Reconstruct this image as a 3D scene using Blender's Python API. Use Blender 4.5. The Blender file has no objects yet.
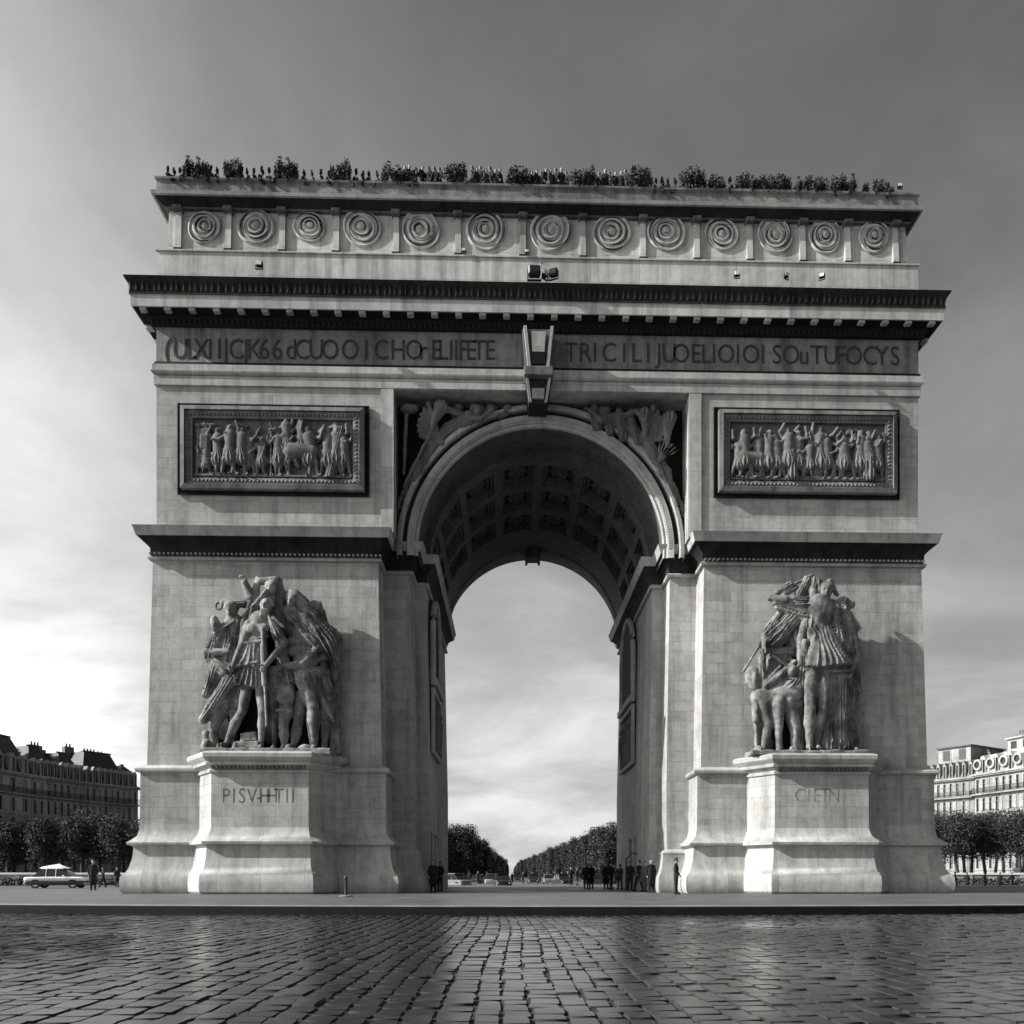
import bpy, math, random
import numpy as np
from mathutils import Vector, Matrix
R=math.radians; PI=math.pi
scene=bpy.context.scene; COL=scene.collection
rng=np.random.default_rng(7); rnd=random.Random(11)

# ------------------------------------------------------------------ camera constants
F=867.0; PX,PY=534.0,876.0; YAW=R(1.6)
CX,CY,CZ=-1.9,-51.0,1.0            # camera stands on the cobbles; the arch front face is the plane Y=0
def X_of(px,Y):                    # world X of an image column on the plane Y
    return CX+(Y-CY)*math.tan(YAW+math.atan((px-PX)/F))
def zc(X,Y): return (Y-CY)*math.cos(YAW)+(X-CX)*math.sin(YAW)
def Z_of(py,X,Y): return CZ+(PY-py)*zc(X,Y)/F

# ------------------------------------------------------------------ materials
def newmat(name):
    m=bpy.data.materials.new(name); m.use_nodes=True
    nt=m.node_tree; b=nt.nodes['Principled BSDF']
    return m,nt,b
def N(nt,t,**k):
    n=nt.nodes.new(t)
    for a,v in k.items():
        if a.startswith('i_'): n.inputs[a[2:].replace('_',' ')].default_value=v
        else: setattr(n,a,v)
    return n
def ramp(nt,fac,stops):
    r=nt.nodes.new('ShaderNodeValToRGB'); e=r.color_ramp.elements
    while len(e)<len(stops): e.new(0.5)
    for q,(p,v) in zip(e,stops):
        q.position=p; q.color=(v,v,v,1)
    nt.links.new(fac,r.inputs['Fac']); return r.outputs['Color']
def mul(nt,a,b,fac=1.0,mode='MULTIPLY'):
    m=nt.nodes.new('ShaderNodeMix'); m.data_type='RGBA'; m.blend_type=mode; m.inputs[0].default_value=fac
    nt.links.new(a,m.inputs[6]); nt.links.new(b,m.inputs[7]); return m.outputs[2]
def stone(name,base,blocks=True,bw=1.5,bh=.62,dirt=.45,streak=.35,bump=.35,rough=.85,joint=.55,fine=9.0,ds=.16,lo=.62):
    m,nt,b=newmat(name); L=nt.links.new
    geo=N(nt,'ShaderNodeNewGeometry')
    sp=N(nt,'ShaderNodeSeparateXYZ'); L(geo.outputs['Position'],sp.inputs[0])
    sn=N(nt,'ShaderNodeSeparateXYZ'); L(geo.outputs['True Normal'],sn.inputs[0])
    ab=N(nt,'ShaderNodeMath',operation='ABSOLUTE'); L(sn.outputs[0],ab.inputs[0])
    gt=N(nt,'ShaderNodeMath',operation='GREATER_THAN'); L(ab.outputs[0],gt.inputs[0]); gt.inputs[1].default_value=.75
    mx=N(nt,'ShaderNodeMix'); mx.data_type='FLOAT'; L(gt.outputs[0],mx.inputs[0]); L(sp.outputs[0],mx.inputs[2]); L(sp.outputs[1],mx.inputs[3])
    uv=N(nt,'ShaderNodeCombineXYZ'); L(mx.outputs[0],uv.inputs[0]); L(sp.outputs[2],uv.inputs[1])
    n1=N(nt,'ShaderNodeTexNoise',i_Scale=ds,i_Detail=6.0,i_Roughness=.6); L(geo.outputs['Position'],n1.inputs['Vector'])
    n2=N(nt,'ShaderNodeTexNoise',i_Scale=fine*.22,i_Detail=8.0,i_Roughness=.7); L(geo.outputs['Position'],n2.inputs['Vector'])
    mp=N(nt,'ShaderNodeMapping'); mp.inputs['Scale'].default_value=(1.6,1.6,.12); L(geo.outputs['Position'],mp.inputs[0])
    n3=N(nt,'ShaderNodeTexNoise',i_Scale=.9,i_Detail=7.0,i_Roughness=.65); L(mp.outputs[0],n3.inputs['Vector'])
    c=ramp(nt,n1.outputs[0],[(.3,1-dirt),(.62,1.0)])
    c=mul(nt,c,ramp(nt,n2.outputs[0],[(.32,lo),(.52,.98),(.75,1.08)]))
    c=mul(nt,c,ramp(nt,n3.outputs[0],[(.34,1-streak),(.55,1.0)]))
    h=n2.outputs[0]
    if blocks:
        n4=N(nt,'ShaderNodeTexNoise',i_Scale=1.3,i_Detail=2.0); L(geo.outputs['Position'],n4.inputs['Vector'])
        va=N(nt,'ShaderNodeVectorMath',operation='MULTIPLY_ADD'); L(n4.outputs['Color'],va.inputs[0]); va.inputs[1].default_value=(.03,.03,.0); L(uv.outputs[0],va.inputs[2])
        br=N(nt,'ShaderNodeTexBrick'); br.offset=.5; L(va.outputs[0],br.inputs['Vector'])
        br.inputs['Scale'].default_value=1.0; br.inputs['Brick Width'].default_value=bw; br.inputs['Row Height'].default_value=bh
        br.inputs['Mortar Size'].default_value=.022; br.inputs['Mortar Smooth'].default_value=.35; br.inputs['Bias'].default_value=0
        br.inputs['Color1'].default_value=(.84,.84,.84,1); br.inputs['Color2'].default_value=(1.1,1.1,1.1,1); br.inputs['Mortar'].default_value=(1-joint,)*3+(1,)
        # mortar only shows here and there, as on well-laid ashlar
        nm=N(nt,'ShaderNodeTexNoise',i_Scale=.8,i_Detail=3.0); L(geo.outputs['Position'],nm.inputs['Vector'])
        mk=ramp(nt,nm.outputs[0],[(.38,.35),(.6,1.0)])
        m2=nt.nodes.new('ShaderNodeMix'); m2.data_type='RGBA'; m2.blend_type='MULTIPLY'
        L(mk,m2.inputs[0]); L(c,m2.inputs[6]); L(br.outputs[0],m2.inputs[7]); c=m2.outputs[2]
    bc=N(nt,'ShaderNodeRGB'); bc.outputs[0].default_value=(base,base*.985,base*.955,1)
    c=mul(nt,c,bc.outputs[0])
    L(c,b.inputs['Base Color']); b.inputs['Roughness'].default_value=rough; b.inputs['Specular IOR Level'].default_value=.25
    bp=N(nt,'ShaderNodeBump',i_Strength=bump,i_Distance=.05); L(h,bp.inputs['Height'])
    if blocks:
        bp2=N(nt,'ShaderNodeBump',i_Strength=.5,i_Distance=.03,invert=True); L(br.outputs['Fac'],bp2.inputs['Height']); L(bp.outputs[0],bp2.inputs['Normal']); L(bp2.outputs[0],b.inputs['Normal'])
    else: L(bp.outputs[0],b.inputs['Normal'])
    return m
def plain(name,v,rough=.6,metal=0,noise=.3,scale=6,bump=0,spec=.4,coat=0,tint=(1,1,1)):
    m,nt,b=newmat(name); L=nt.links.new
    tc=N(nt,'ShaderNodeTexCoord')
    n=N(nt,'ShaderNodeTexNoise',i_Scale=scale,i_Detail=5.0); L(tc.outputs['Object'],n.inputs['Vector'])
    c=ramp(nt,n.outputs[0],[(.3,v*(1-noise)),(.7,v*(1+noise*.5))]); L(c,b.inputs['Base Color'])
    b.inputs['Roughness'].default_value=rough; b.inputs['Metallic'].default_value=metal; b.inputs['Specular IOR Level'].default_value=spec
    b.inputs['Coat Weight'].default_value=coat
    if bump:
        bp=N(nt,'ShaderNodeBump',i_Strength=bump,i_Distance=.05); L(n.outputs[0],bp.inputs['Height']); L(bp.outputs[0],b.inputs['Normal'])
    return m
def leafmat(name,v):
    m,nt,b=newmat(name); L=nt.links.new
    oi=N(nt,'ShaderNodeObjectInfo'); g=N(nt,'ShaderNodeNewGeometry')
    n=N(nt,'ShaderNodeTexNoise',i_Scale=.9,i_Detail=3.0); L(g.outputs['Position'],n.inputs['Vector'])
    c=ramp(nt,n.outputs[0],[(.35,v*.55),(.65,v*1.5)])
    r=ramp(nt,g.outputs['Random Per Island'],[(0,.6),(1,1.35)]); c=mul(nt,c,r)
    r=ramp(nt,oi.outputs['Random'],[(0,.8),(1,1.2)]); c=mul(nt,c,r)
    L(c,b.inputs['Base Color']); b.inputs['Roughness'].default_value=.65; b.inputs['Specular IOR Level'].default_value=.25
    return m
M=dict(
 wall=stone('limestone_ashlar',.47,dirt=.28,streak=.34,joint=.24,lo=.78),
 trim=stone('limestone_trim',.50,lo=.75,blocks=True,bw=2.4,bh=5.0,dirt=.3,streak=.3,joint=.35),
 light=stone('limestone_pale',.60,lo=.8,blocks=True,bw=2.9,bh=1.9,dirt=.3,streak=.4,joint=.4),
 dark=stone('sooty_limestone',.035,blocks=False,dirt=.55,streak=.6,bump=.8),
 grime=stone('weathered_limestone',.17,blocks=False,dirt=.5,streak=.5,bump=.6),
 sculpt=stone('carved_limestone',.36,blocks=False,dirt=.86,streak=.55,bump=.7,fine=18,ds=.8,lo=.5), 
 frieze=stone('frieze_stone',.27,blocks=False,dirt=.5,streak=.5,bump=.6),
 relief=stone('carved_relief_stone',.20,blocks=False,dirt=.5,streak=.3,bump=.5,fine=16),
 vault=stone('shaded_vault_stone',.12,blocks=False,dirt=.4,streak=.3,bump=.4),  # limestone darkened so the passage's shade is in its colour
 shade_black=stone('shade_black_stone',.014,blocks=False,dirt=.3,streak=.3),  # near-black stone: shade of recesses and undersides put into the colour
 letter=plain('letter_groove',.045,.9,noise=.3),
 bush=leafmat('shrub_leaves',.055), leaf=leafmat('tree_leaves',.05), leaf2=leafmat('avenue_leaves',.042),
 bark=plain('bark',.05,.9,noise=.4,scale=4,bump=.6),
 cloth=plain('dark_cloth',.018,.85), cloth2=plain('grey_cloth',.06,.85), cloth3=plain('black_cloth',.01,.9), cloth4=plain('pale_cloth',.3,.85),
 skin=plain('skin',.28,.6,noise=.1), hair=plain('hair',.02,.6),
 metal=plain('dark_metal',.05,.45,metal=.6), white=plain('white_paint',.72,.35,noise=.1,coat=.4), dpaint=plain('dark_paint',.03,.3,coat=.5,noise=.1),
 gpaint=plain('grey_paint',.22,.35,coat=.5,noise=.1),
 rubber=plain('rubber',.02,.8), glass=plain('window_glass',.015,.08,spec=.8,noise=.1), chrome=plain('chrome',.55,.2,metal=1,noise=.05),
 bstone=stone('building_stone',.42,blocks=True,bw=3,bh=1.1,dirt=.35,streak=.4,joint=.2),
 bstone2=stone('pale_building_stone',.42,blocks=True,bw=3,bh=1.1,dirt=.35,streak=.4,joint=.2),
 zinc=plain('zinc_roof',.075,.45,metal=.2,noise=.4,scale=.8), slate=plain('slate_roof',.035,.6,noise=.4,scale=1.2),
 brick=plain('chimney_brick',.16,.9,noise=.4,scale=2), shutter=plain('window_shutter',.22,.6),
 hedge=leafmat('hedge_leaves',.035), lens=plain('lamp_lens',.6,.2,noise=.05),
)

# ------------------------------------------------------------------ object helpers
ORG={}
def tag(o,label=None,cat=None,group=None,kind=None):
    if label: o['label']=label
    if cat: o['category']=cat
    if group: o['group']=group
    if kind: o['kind']=kind
    return o
def empty(name,loc=(0,0,0)):
    o=bpy.data.objects.new(name,None); COL.objects.link(o); o.location=loc; ORG[o.name]=Vector(loc); o.empty_display_size=.3; return o
def link_mesh(name,v,f,mat,parent=None,smooth=None,origin=None):
    """v in the same space as the parent's own placement point; origin at the base centre of the mesh"""
    v=np.asarray(v,dtype=float)
    if origin is None: origin=Vector((float((v[:,0].min()+v[:,0].max())/2),float((v[:,1].min()+v[:,1].max())/2),float(v[:,2].min())))
    else: origin=Vector(origin)
    me=bpy.data.meshes.new(name)
    me.from_pydata([tuple(p) for p in (v-np.array(origin))],[],[tuple(int(i) for i in q) for q in f] if not isinstance(f,np.ndarray) else f.tolist())
    me.materials.append(mat); me.validate(); me.update()
    if smooth is not None:
        me.polygons.foreach_set('use_smooth',[True]*len(me.polygons))
        if smooth<180: me.set_sharp_from_angle(angle=R(smooth))
    o=bpy.data.objects.new(name,me); COL.objects.link(o)
    if parent is not None:
        o.parent=parent; o.location=origin-ORG[parent.name]
    else: o.location=origin
    ORG[o.name]=origin
    return o
class MB:
    def __init__(s): s.v=[]; s.f=[]
    def add(s,v,f):
        n=len(s.v); s.v+= [tuple(float(c) for c in p) for p in v]; s.f+=[tuple(n+i for i in q) for q in f]; return s
    def box(s,x0,x1,y0,y1,z0,z1):
        return s.add([(x0,y0,z0),(x1,y0,z0),(x1,y1,z0),(x0,y1,z0),(x0,y0,z1),(x1,y0,z1),(x1,y1,z1),(x0,y1,z1)],
            [(0,3,2,1),(4,5,6,7),(0,1,5,4),(1,2,6,5),(2,3,7,6),(3,0,4,7)])
    def bbox(s,x0,x1,y0,y1,z0,z1,b=.03):       # box with chamfered edges all round
        xs=[(x0,x1),(y0,y1),(z0,z1)]; c=[((a+d)/2,(d-a)/2) for a,d in xs]
        pts=[];idx={}
        for sx in(-1,1):
            for sy in(-1,1):
                for sz in(-1,1):
                    for k in range(3):
                        sg=(sx,sy,sz); p=[c[i][0]+sg[i]*(c[i][1]-(0 if i==k else b)) for i in range(3)]
                        idx[(sx,sy,sz,k)]=len(pts); pts.append(p)
        fs=[]
        for k in range(3):
            for sg in(-1,1):
                o=[i for i in range(3) if i!=k]; q=[]
                for a,d in((-1,-1),(1,-1),(1,1),(-1,1)):
                    t=[0,0,0]; t[k]=sg; t[o[0]]=a; t[o[1]]=d; q.append(idx[(t[0],t[1],t[2],k)])
                fs.append(q)
        for k in range(3):
            o=[i for i in range(3) if i!=k]
            for a in(-1,1):
                for d in(-1,1):
                    q=[]
                    for sg,kk in((-1,o[0]),(1,o[0]),(1,o[1]),(-1,o[1])):
                        t=[0,0,0]; t[k]=sg; t[o[0]]=a; t[o[1]]=d; q.append(idx[(t[0],t[1],t[2],kk)])
                    fs.append(q)
        for sx in(-1,1):
            for sy in(-1,1):
                for sz in(-1,1): fs.append([idx[(sx,sy,sz,k)] for k in range(3)])
        return s.add(pts,fs)
    def prism(s,poly,y0,y1,ax='y'):            # polygon in XZ extruded along Y (or in XY along Z, YZ along X)
        n=len(poly)
        if ax=='y': v=[(a,y0,b) for a,b in poly]+[(a,y1,b) for a,b in poly]
        elif ax=='z': v=[(a,b,y0) for a,b in poly]+[(a,b,y1) for a,b in poly]
        else: v=[(y0,a,b) for a,b in poly]+[(y1,a,b) for a,b in poly]
        return s.add(v,[tuple(range(n)),tuple(range(2*n-1,n-1,-1))]+[(i,i+n,(i+1)%n+n,(i+1)%n) for i in range(n)])
    def sweep(s,plan,prof,closed=True):        # mitred moulding: prof=(outward offset, z)
        n=len(plan); P=[Vector(p) for p in plan]; rows=[]
        def nrm(a,b):
            d=(b-a).normalized(); return Vector((d.y,-d.x))
        mit=[]
        for i in range(n):
            if closed or 0<i<n-1:
                a=nrm(P[i-1],P[i]); b=nrm(P[i],P[(i+1)%n]); m=(a+b); m=m/max(m.dot(a),.2)
            elif i==0: m=nrm(P[0],P[1]); 
            else: m=nrm(P[-2],P[-1])
            mit.append(m)
        base=len(s.v)
        for p,z in prof:
            for i in range(n):
                q=P[i]+mit[i]*p; s.v.append((q.x,q.y,z))
        k=n if closed else n-1
        for j in range(len(prof)-1):
            for i in range(k):
                a=base+j*n+i; b=base+j*n+(i+1)%n
                s.f.append((a,b,b+n,a+n))
        return s
    def lid(s,plan,off,z):                     # flat cap over a swept closed plan
        t=MB(); t.sweep(plan,[(off,z),(off,z)]); n=len(plan); b=len(s.v); s.v+=t.v[:n]; s.f.append(tuple(b+i for i in range(n))); return s
    def tube(s,pts,rad,n=8,cap=True):
        pts=[Vector(p) for p in pts]; base=len(s.v); up=None
        for i,p in enumerate(pts):
            d=(pts[min(i+1,len(pts)-1)]-pts[max(i-1,0)]).normalized()
            u=d.cross(Vector((0,0,1))) if abs(d.z)<.95 else d.cross(Vector((0,1,0)))
            u.normalize(); w=d.cross(u); r=rad[i] if isinstance(rad,(list,tuple)) else rad
            for k in range(n):
                a=2*PI*k/n; q=p+u*(math.cos(a)*r)+w*(math.sin(a)*r); s.v.append(tuple(q))
        for i in range(len(pts)-1):
            for k in range(n):
                a=base+i*n+k; b=base+i*n+(k+1)%n; s.f.append((a,b,b+n,a+n))
        if cap:
            s.f.append(tuple(base+k for k in range(n))[::-1]); e=base+(len(pts)-1)*n; s.f.append(tuple(e+k for k in range(n)))
        return s
    def lathe(s,c,prof,n=24,axis='z'):         # prof=(radius, along)
        base=len(s.v); c=Vector(c)
        for r,h in prof:
            for k in range(n):
                a=2*PI*k/n; x,y=r*math.cos(a),r*math.sin(a)
                q={'z':(x,y,h),'y':(x,h,y),'x':(h,x,y)}[axis]; s.v.append(tuple(c+Vector(q)))
        for j in range(len(prof)-1):
            for k in range(n):
                a=base+j*n+k; b=base+j*n+(k+1)%n; s.f.append((a,b,b+n,a+n))
        return s
    def arc(s,cx,cz,prof,n=72,a0=0,a1=PI):     # revolve (R,Y) round the arch axis
        base=len(s.v); m=len(prof)
        for j in range(n+1):
            a=a0+(a1-a0)*j/n
            for r,y in prof: s.v.append((cx+r*math.cos(a),y,cz+r*math.sin(a)))
        for j in range(n):
            for k in range(m-1):
                a=base+j*m+k; s.f.append((a,a+1,a+1+m,a+m))
        return s
    def build(s,name,mat,parent=None,smooth=None,origin=None): return link_mesh(name,s.v,s.f,mat,parent,smooth,origin)

# ------------------------------------------------------------------ implicit-surface modelling (for carved and living figures)
class SDF:
    def __init__(s,lo,hi,h):
        s.lo=np.array(lo,float); s.h=h; s.n=[int(math.ceil((b-a)/h))+1 for a,b in zip(lo,hi)]
        s.D=np.full(s.n,9.0,dtype=np.float32)
        s.ax=[s.lo[i]+h*np.arange(s.n[i]) for i in range(3)]
    def _sl(s,lo,hi):
        r=[]
        for i in range(3):
            a=max(0,int((lo[i]-s.lo[i])/s.h)); b=min(s.n[i],int((hi[i]-s.lo[i])/s.h)+2)
            if a>=b: return None
            r.append(slice(a,b))
        return tuple(r)
    def put(s,fn,lo,hi,k=.06,sub=False):
        sl=s._sl(lo,hi)
        if sl is None: return s
        X,Y,Z=np.meshgrid(*[s.ax[i][sl[i]] for i in range(3)],indexing='ij')
        d=fn(X,Y,Z); a=s.D[sl]
        if sub:
            d=-d; h=np.clip(.5+.5*(d-a)/k,0,1); s.D[sl]=a*(1-h)+d*h+k*h*(1-h)
        else:
            h=np.clip(.5+.5*(a-d)/k,0,1); s.D[sl]=a*(1-h)+d*h-k*h*(1-h)
        return s
    def cap(s,a,b,ra,rb,k=.06,folds=None,flat=1.0,sub=False,hem=False):
        """tapered limb; folds=(count, depth, twist, phase) runs drapery pleats along it; flat<1 thins it in depth"""
        a=np.array(a,float); b=np.array(b,float); w=b-a; L2=float(w@w)+1e-9; wn=w/math.sqrt(L2)
        u=np.cross(wn,[0,1,0]); nu=np.linalg.norm(u); u=np.array([1.0,0,0]) if nu<.15 else u/nu
        v=np.cross(wn,u)
        pad=max(ra,rb)*1.35+k*2+.05
        lo=np.minimum(a,b)-pad; hi=np.maximum(a,b)+pad
        def fn(X,Y,Z):
            px,py,pz=X-a[0],Y-a[1],Z-a[2]
            t0=(px*w[0]+py*w[1]+pz*w[2])/L2; t=np.clip(t0,0,2 if hem else 1); cut=(t0-1)*math.sqrt(L2)
            qx,qy,qz=px-t*w[0],py-t*w[1],pz-t*w[2]
            r=ra+(rb-ra)*t
            if folds is None and flat==1.0: return np.sqrt(qx*qx+qy*qy+qz*qz)-r
            du=qx*u[0]+qy*u[1]+qz*u[2]; dv=(qx*v[0]+qy*v[1]+qz*v[2])/flat; dw=qx*wn[0]+qy*wn[1]+qz*wn[2]
            if folds:
                n,am,tw,ph=folds; th=np.arctan2(dv,du); sn=np.sin(n*th+ph+tw*t+.8*np.sin(3*th+4*t))
                r=r*(1+am*(.35+.65*t)*(1-2*np.abs(sn)**.7))
            d=(np.sqrt(du*du+dv*dv+dw*dw)-r)*(.8 if folds else .9)*min(1,flat+.25)
            return np.maximum(d,cut) if hem else d
        return s.put(fn,lo,hi,k,sub)
    def ell(s,c,r,k=.05,rot=0.0,sub=False,ridges=None):
        c=np.array(c,float); r=np.array(r,float); pad=r.max()*1.25+k*2
        cr,sr=math.cos(rot),math.sin(rot)
        def fn(X,Y,Z):
            x,y,z=X-c[0],Y-c[1],Z-c[2]
            xr,zr=x*cr+z*sr,-x*sr+z*cr
            q=np.sqrt((xr/r[0])**2+(y/r[1])**2+(zr/r[2])**2)
            d=(q-1)*r.min()
            if ridges: d=d-ridges[1]*np.sin(ridges[0]*zr+2*np.sin(xr*3))
            return d
        return s.put(fn,c-pad,c+pad,k,sub)
    def box(s,c,hs,k=.04,rot=0.0,rd=.03,sub=False):
        c=np.array(c,float); hs=np.array(hs,float); pad=np.linalg.norm(hs)+k*2+.05; cr,sr=math.cos(rot),math.sin(rot)
        def fn(X,Y,Z):
            x,y,z=X-c[0],Y-c[1],Z-c[2]; xr,zr=x*cr+z*sr,-x*sr+z*cr
            q=[np.abs(xr)-hs[0]+rd,np.abs(y)-hs[1]+rd,np.abs(zr)-hs[2]+rd]
            o=np.sqrt(sum(np.maximum(t,0)**2 for t in q)); i=np.minimum(np.maximum(q[0],np.maximum(q[1],q[2])),0)
            return o+i-rd
        return s.put(fn,c-pad,c+pad,k,sub)
    def clip_back(s,y):                         # relief: nothing behind the wall plane
        Y=s.ax[1][None,:,None]; s.D=np.maximum(s.D,(Y-y).astype(np.float32)); return s
    def roughen(s,amp,scale,seed=0):
        X,Y,Z=np.meshgrid(*s.ax,indexing='ij'); r=np.random.default_rng(seed); o=0
        for k in range(5):
            a=r.normal(size=3); a/=np.linalg.norm(a); f=scale*(1+.6*k); o=o+np.sin(f*(a[0]*X+a[1]*Y+a[2]*Z)+r.uniform(0,6))/(1+.4*k)
        s.D=(s.D+amp*o).astype(np.float32); return s
    def mesh(s):
        D=s.D; h=s.h
        for ax in range(3):                      # close the surface at the grid border
            for e in (0,-1):
                sl=[slice(None)]*3; sl[ax]=e; D[tuple(sl)]=np.maximum(D[tuple(sl)],h*.5)
        S=D<0; nx,ny,nz=D.shape
        c=[S[a:nx-1+a,b:ny-1+b,d:nz-1+d] for a in(0,1) for b in(0,1) for d in(0,1)]
        cnt=sum(q.astype(np.int8) for q in c); act=(cnt>0)&(cnt<8)
        I,J,K=np.nonzero(act); idx=np.full(act.shape,-1,dtype=np.int64); idx[I,J,K]=np.arange(len(I))
        acc=np.zeros((len(I),3)); m=np.zeros(len(I))
        cor=[(a,b,d) for a in(0,1) for b in(0,1) for d in(0,1)]
        for p in range(8):
            for q in range(p+1,8):
                A,B=cor[p],cor[q]
                if sum(abs(A[t]-B[t]) for t in range(3))!=1: continue
                va=D[I+A[0],J+A[1],K+A[2]]; vb=D[I+B[0],J+B[1],K+B[2]]
                x=(va<0)!=(vb<0); t=np.where(x,va/(va-vb+1e-12*(va==vb)),0)
                for d in range(3): acc[:,d]+=np.where(x,A[d]+t*(B[d]-A[d]),0)
                m+=x
        V=(np.stack([I,J,K],1)+acc/m[:,None])*h+s.lo
        Fs=[]
        for ax in range(3):
            sl0=[slice(0,n) for n in D.shape]; sl1=[slice(0,n) for n in D.shape]
            sl0[ax]=slice(0,D.shape[ax]-1); sl1[ax]=slice(1,D.shape[ax])
            a=S[tuple(sl0)]; b=S[tuple(sl1)]; x=a!=b
            o=[t for t in range(3) if t!=ax]
            E=np.array(np.nonzero(x)).T
            ok=(E[:,o[0]]>0)&(E[:,o[1]]>0)&(E[:,o[0]]<D.shape[o[0]]-1)&(E[:,o[1]]<D.shape[o[1]]-1); E=E[ok]
            fl=a[E[:,0],E[:,1],E[:,2]]
            def g(d0,d1):
                q=E.copy(); q[:,o[0]]-=d0; q[:,o[1]]-=d1; return idx[q[:,0],q[:,1],q[:,2]]
            quad=np.stack([g(1,1),g(0,1),g(0,0),g(1,0)],1)
            if ax==1: fl=~fl
            quad[~fl]=quad[~fl][:,::-1]; Fs.append(quad)
        Fq=np.concatenate(Fs); return V,Fq
    def build(s,name,mat,parent=None,origin=None):
        V,Fq=s.mesh(); return link_mesh(name,V,Fq,mat,parent,smooth=180,origin=origin)

# ================================================================== THE ARCH
ARC=empty('triumphal_arch',(0,12.7,0))
tag(ARC,'huge pale stone triumphal arch with one tall vaulted opening, filling the middle of the square','triumphal arch')
HW=22.98; DP=25.4
def left_plan(xo=HW):
    return [(-xo,0),(-9.4,0),(-9.4,2.1),(-7.75,2.1),(-7.75,4.2),(-7.03,4.2),(-7.03,21.2),(-7.75,21.2),(-7.75,23.3),(-9.4,23.3),(-9.4,DP),(-xo,DP)]
def mirror(pl): return [(-x,y) for x,y in pl][::-1]
for side in (-1,1):
    pl=left_plan() if side<0 else mirror(left_plan())
    b=MB().sweep(pl,[(.0,-.05),(.0,7.3),(-.25,19.7)]); b.lid(pl,-.25,19.7)
    pier=b.build('pier',M['wall'],ARC)
    pa=[(-9.4,23.3),(-9.4,DP),(-HW,DP),(-HW,0),(-9.4,0),(-9.4,2.1)]; pb=[(-9.4,2.1),(-7.75,2.1),(-7.75,4.25)]
    if side>0: pa=mirror(pa); pb=mirror(pb)
    MB().sweep(pa,[(.95,-.05),(1.08,.15),(1.12,.55),(1.08,.95),(.92,1.16),(.86,1.2),(.74,1.45),(.6,2.0),(.54,2.62),(.6,2.72)],closed=False).build('plinth',M['trim'],pier,smooth=35)
    MB().sweep(pa,[(.58,2.72),(.82,2.80),(.84,2.92),(.66,3.05),(.40,3.32),(.31,3.7),(.3,4.0)],closed=False).build('plinth_ledge',M['trim'],pier,smooth=35)
    MB().sweep(pb,[(.5,-.05),(.58,.15),(.6,.55),(.56,.95),(.44,1.2),(.4,1.3),(.32,1.7),(.26,2.3),(.3,2.4),(.1,2.6),(-.05,2.65)],closed=False).build('plinth',M['trim'],pier,smooth=35)
    MB().sweep(pa,[(.295,3.9),(.27,6.98)],closed=False).build('dado',M['wall'],pier)
    MB().sweep(pa,[(.2,6.95),(.44,7.0),(.5,7.08),(.5,7.2),(.26,7.36),(-.05,7.46)],closed=False).build('dado_cap',M['trim'],pier,smooth=35)
    MB().sweep(pl,[(-.3,19.4),(-.05,19.44),(-.02,19.58),(-.1,19.66)]).build('astragal',M['trim'],pier,smooth=40)
    MB().sweep(pl,[(-.2,19.64),(-.14,19.8),(-.12,20.15),(.12,20.42),(.3,20.58),(.42,20.66)]).build('impost_frieze',M['dark'],pier,smooth=40)
    MB().sweep(pl,[(.3,20.64),(.46,20.66),(.52,20.85),(.58,21.08),(.64,21.18),(.5,21.22),(-.6,21.28)]).build('impost_cornice',M['trim'],pier,smooth=30)
    # dentils under the impost cornice, one carved band
    d=MB()
    x=-HW+.2 if side<0 else 9.6
    while x<(-9.5 if side<0 else HW-.2):
        d.box(x,x+.12,-.2,.3,19.64,19.76); x+=.26
    d.build('bead_moulding',M['grime'],pier)
# --- body above the impost
CZA=20.8
up=MB()
TW=[(-22.5,.35),(22.5,.35),(22.5,DP-.35),(-22.5,DP-.35)]
for s in(-1,1):
    x0,x1=sorted((s*22.5,s*8.72)); 
    # outer block, slightly battered
    up.sweep([(x0,.18),(x1,.18),(x1,DP-.18),(x0,DP-.18)],[(0,21.1),(0,29.62)])
up.sweep([(-22.5,.18),(22.5,.18),(22.5,DP-.18),(-22.5,DP-.18)],[(0,29.62),(-.15,36)])
up.add([(-8.75,.18,29.62),(8.75,.18,29.62),(8.75,DP-.18,29.62),(-8.75,DP-.18,29.62)],[(0,1,2,3)])
upper=up.build('upper_wall',M['wall'],ARC)
# raised fillet frames on the front wall (pilaster edge by the spandrels)
for s in(-1,1):
    a,b=sorted((s*8.72,s*9.45)); MB().box(a,b,.08,.3,21.15,29.9).build('wall_fillet',M['trim'],upper)
                                    # spandrel back wall, front and back; recess shade painted near-black
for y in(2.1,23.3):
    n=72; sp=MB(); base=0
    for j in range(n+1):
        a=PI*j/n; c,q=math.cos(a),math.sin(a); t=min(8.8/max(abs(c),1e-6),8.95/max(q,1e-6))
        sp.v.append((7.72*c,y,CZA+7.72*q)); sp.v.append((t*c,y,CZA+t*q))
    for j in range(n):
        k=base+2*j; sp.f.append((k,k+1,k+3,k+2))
    sp.build('spandrel_wall',M['shade_black'],ARC)
AV=MB().arc(0,CZA,[(8.72,2.15),(8.72,1.36),(8.66,1.28),(8.46,1.26),(8.4,1.34),(8.38,1.7)],96,-.06,PI+.06).build('archivolt',M['trim'],ARC,smooth=30)
MB().arc(0,CZA,[(8.39,1.66),(8.1,1.66)],96,-.06,PI+.06).build('archivolt_groove',M['dark'],AV,smooth=30)
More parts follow.
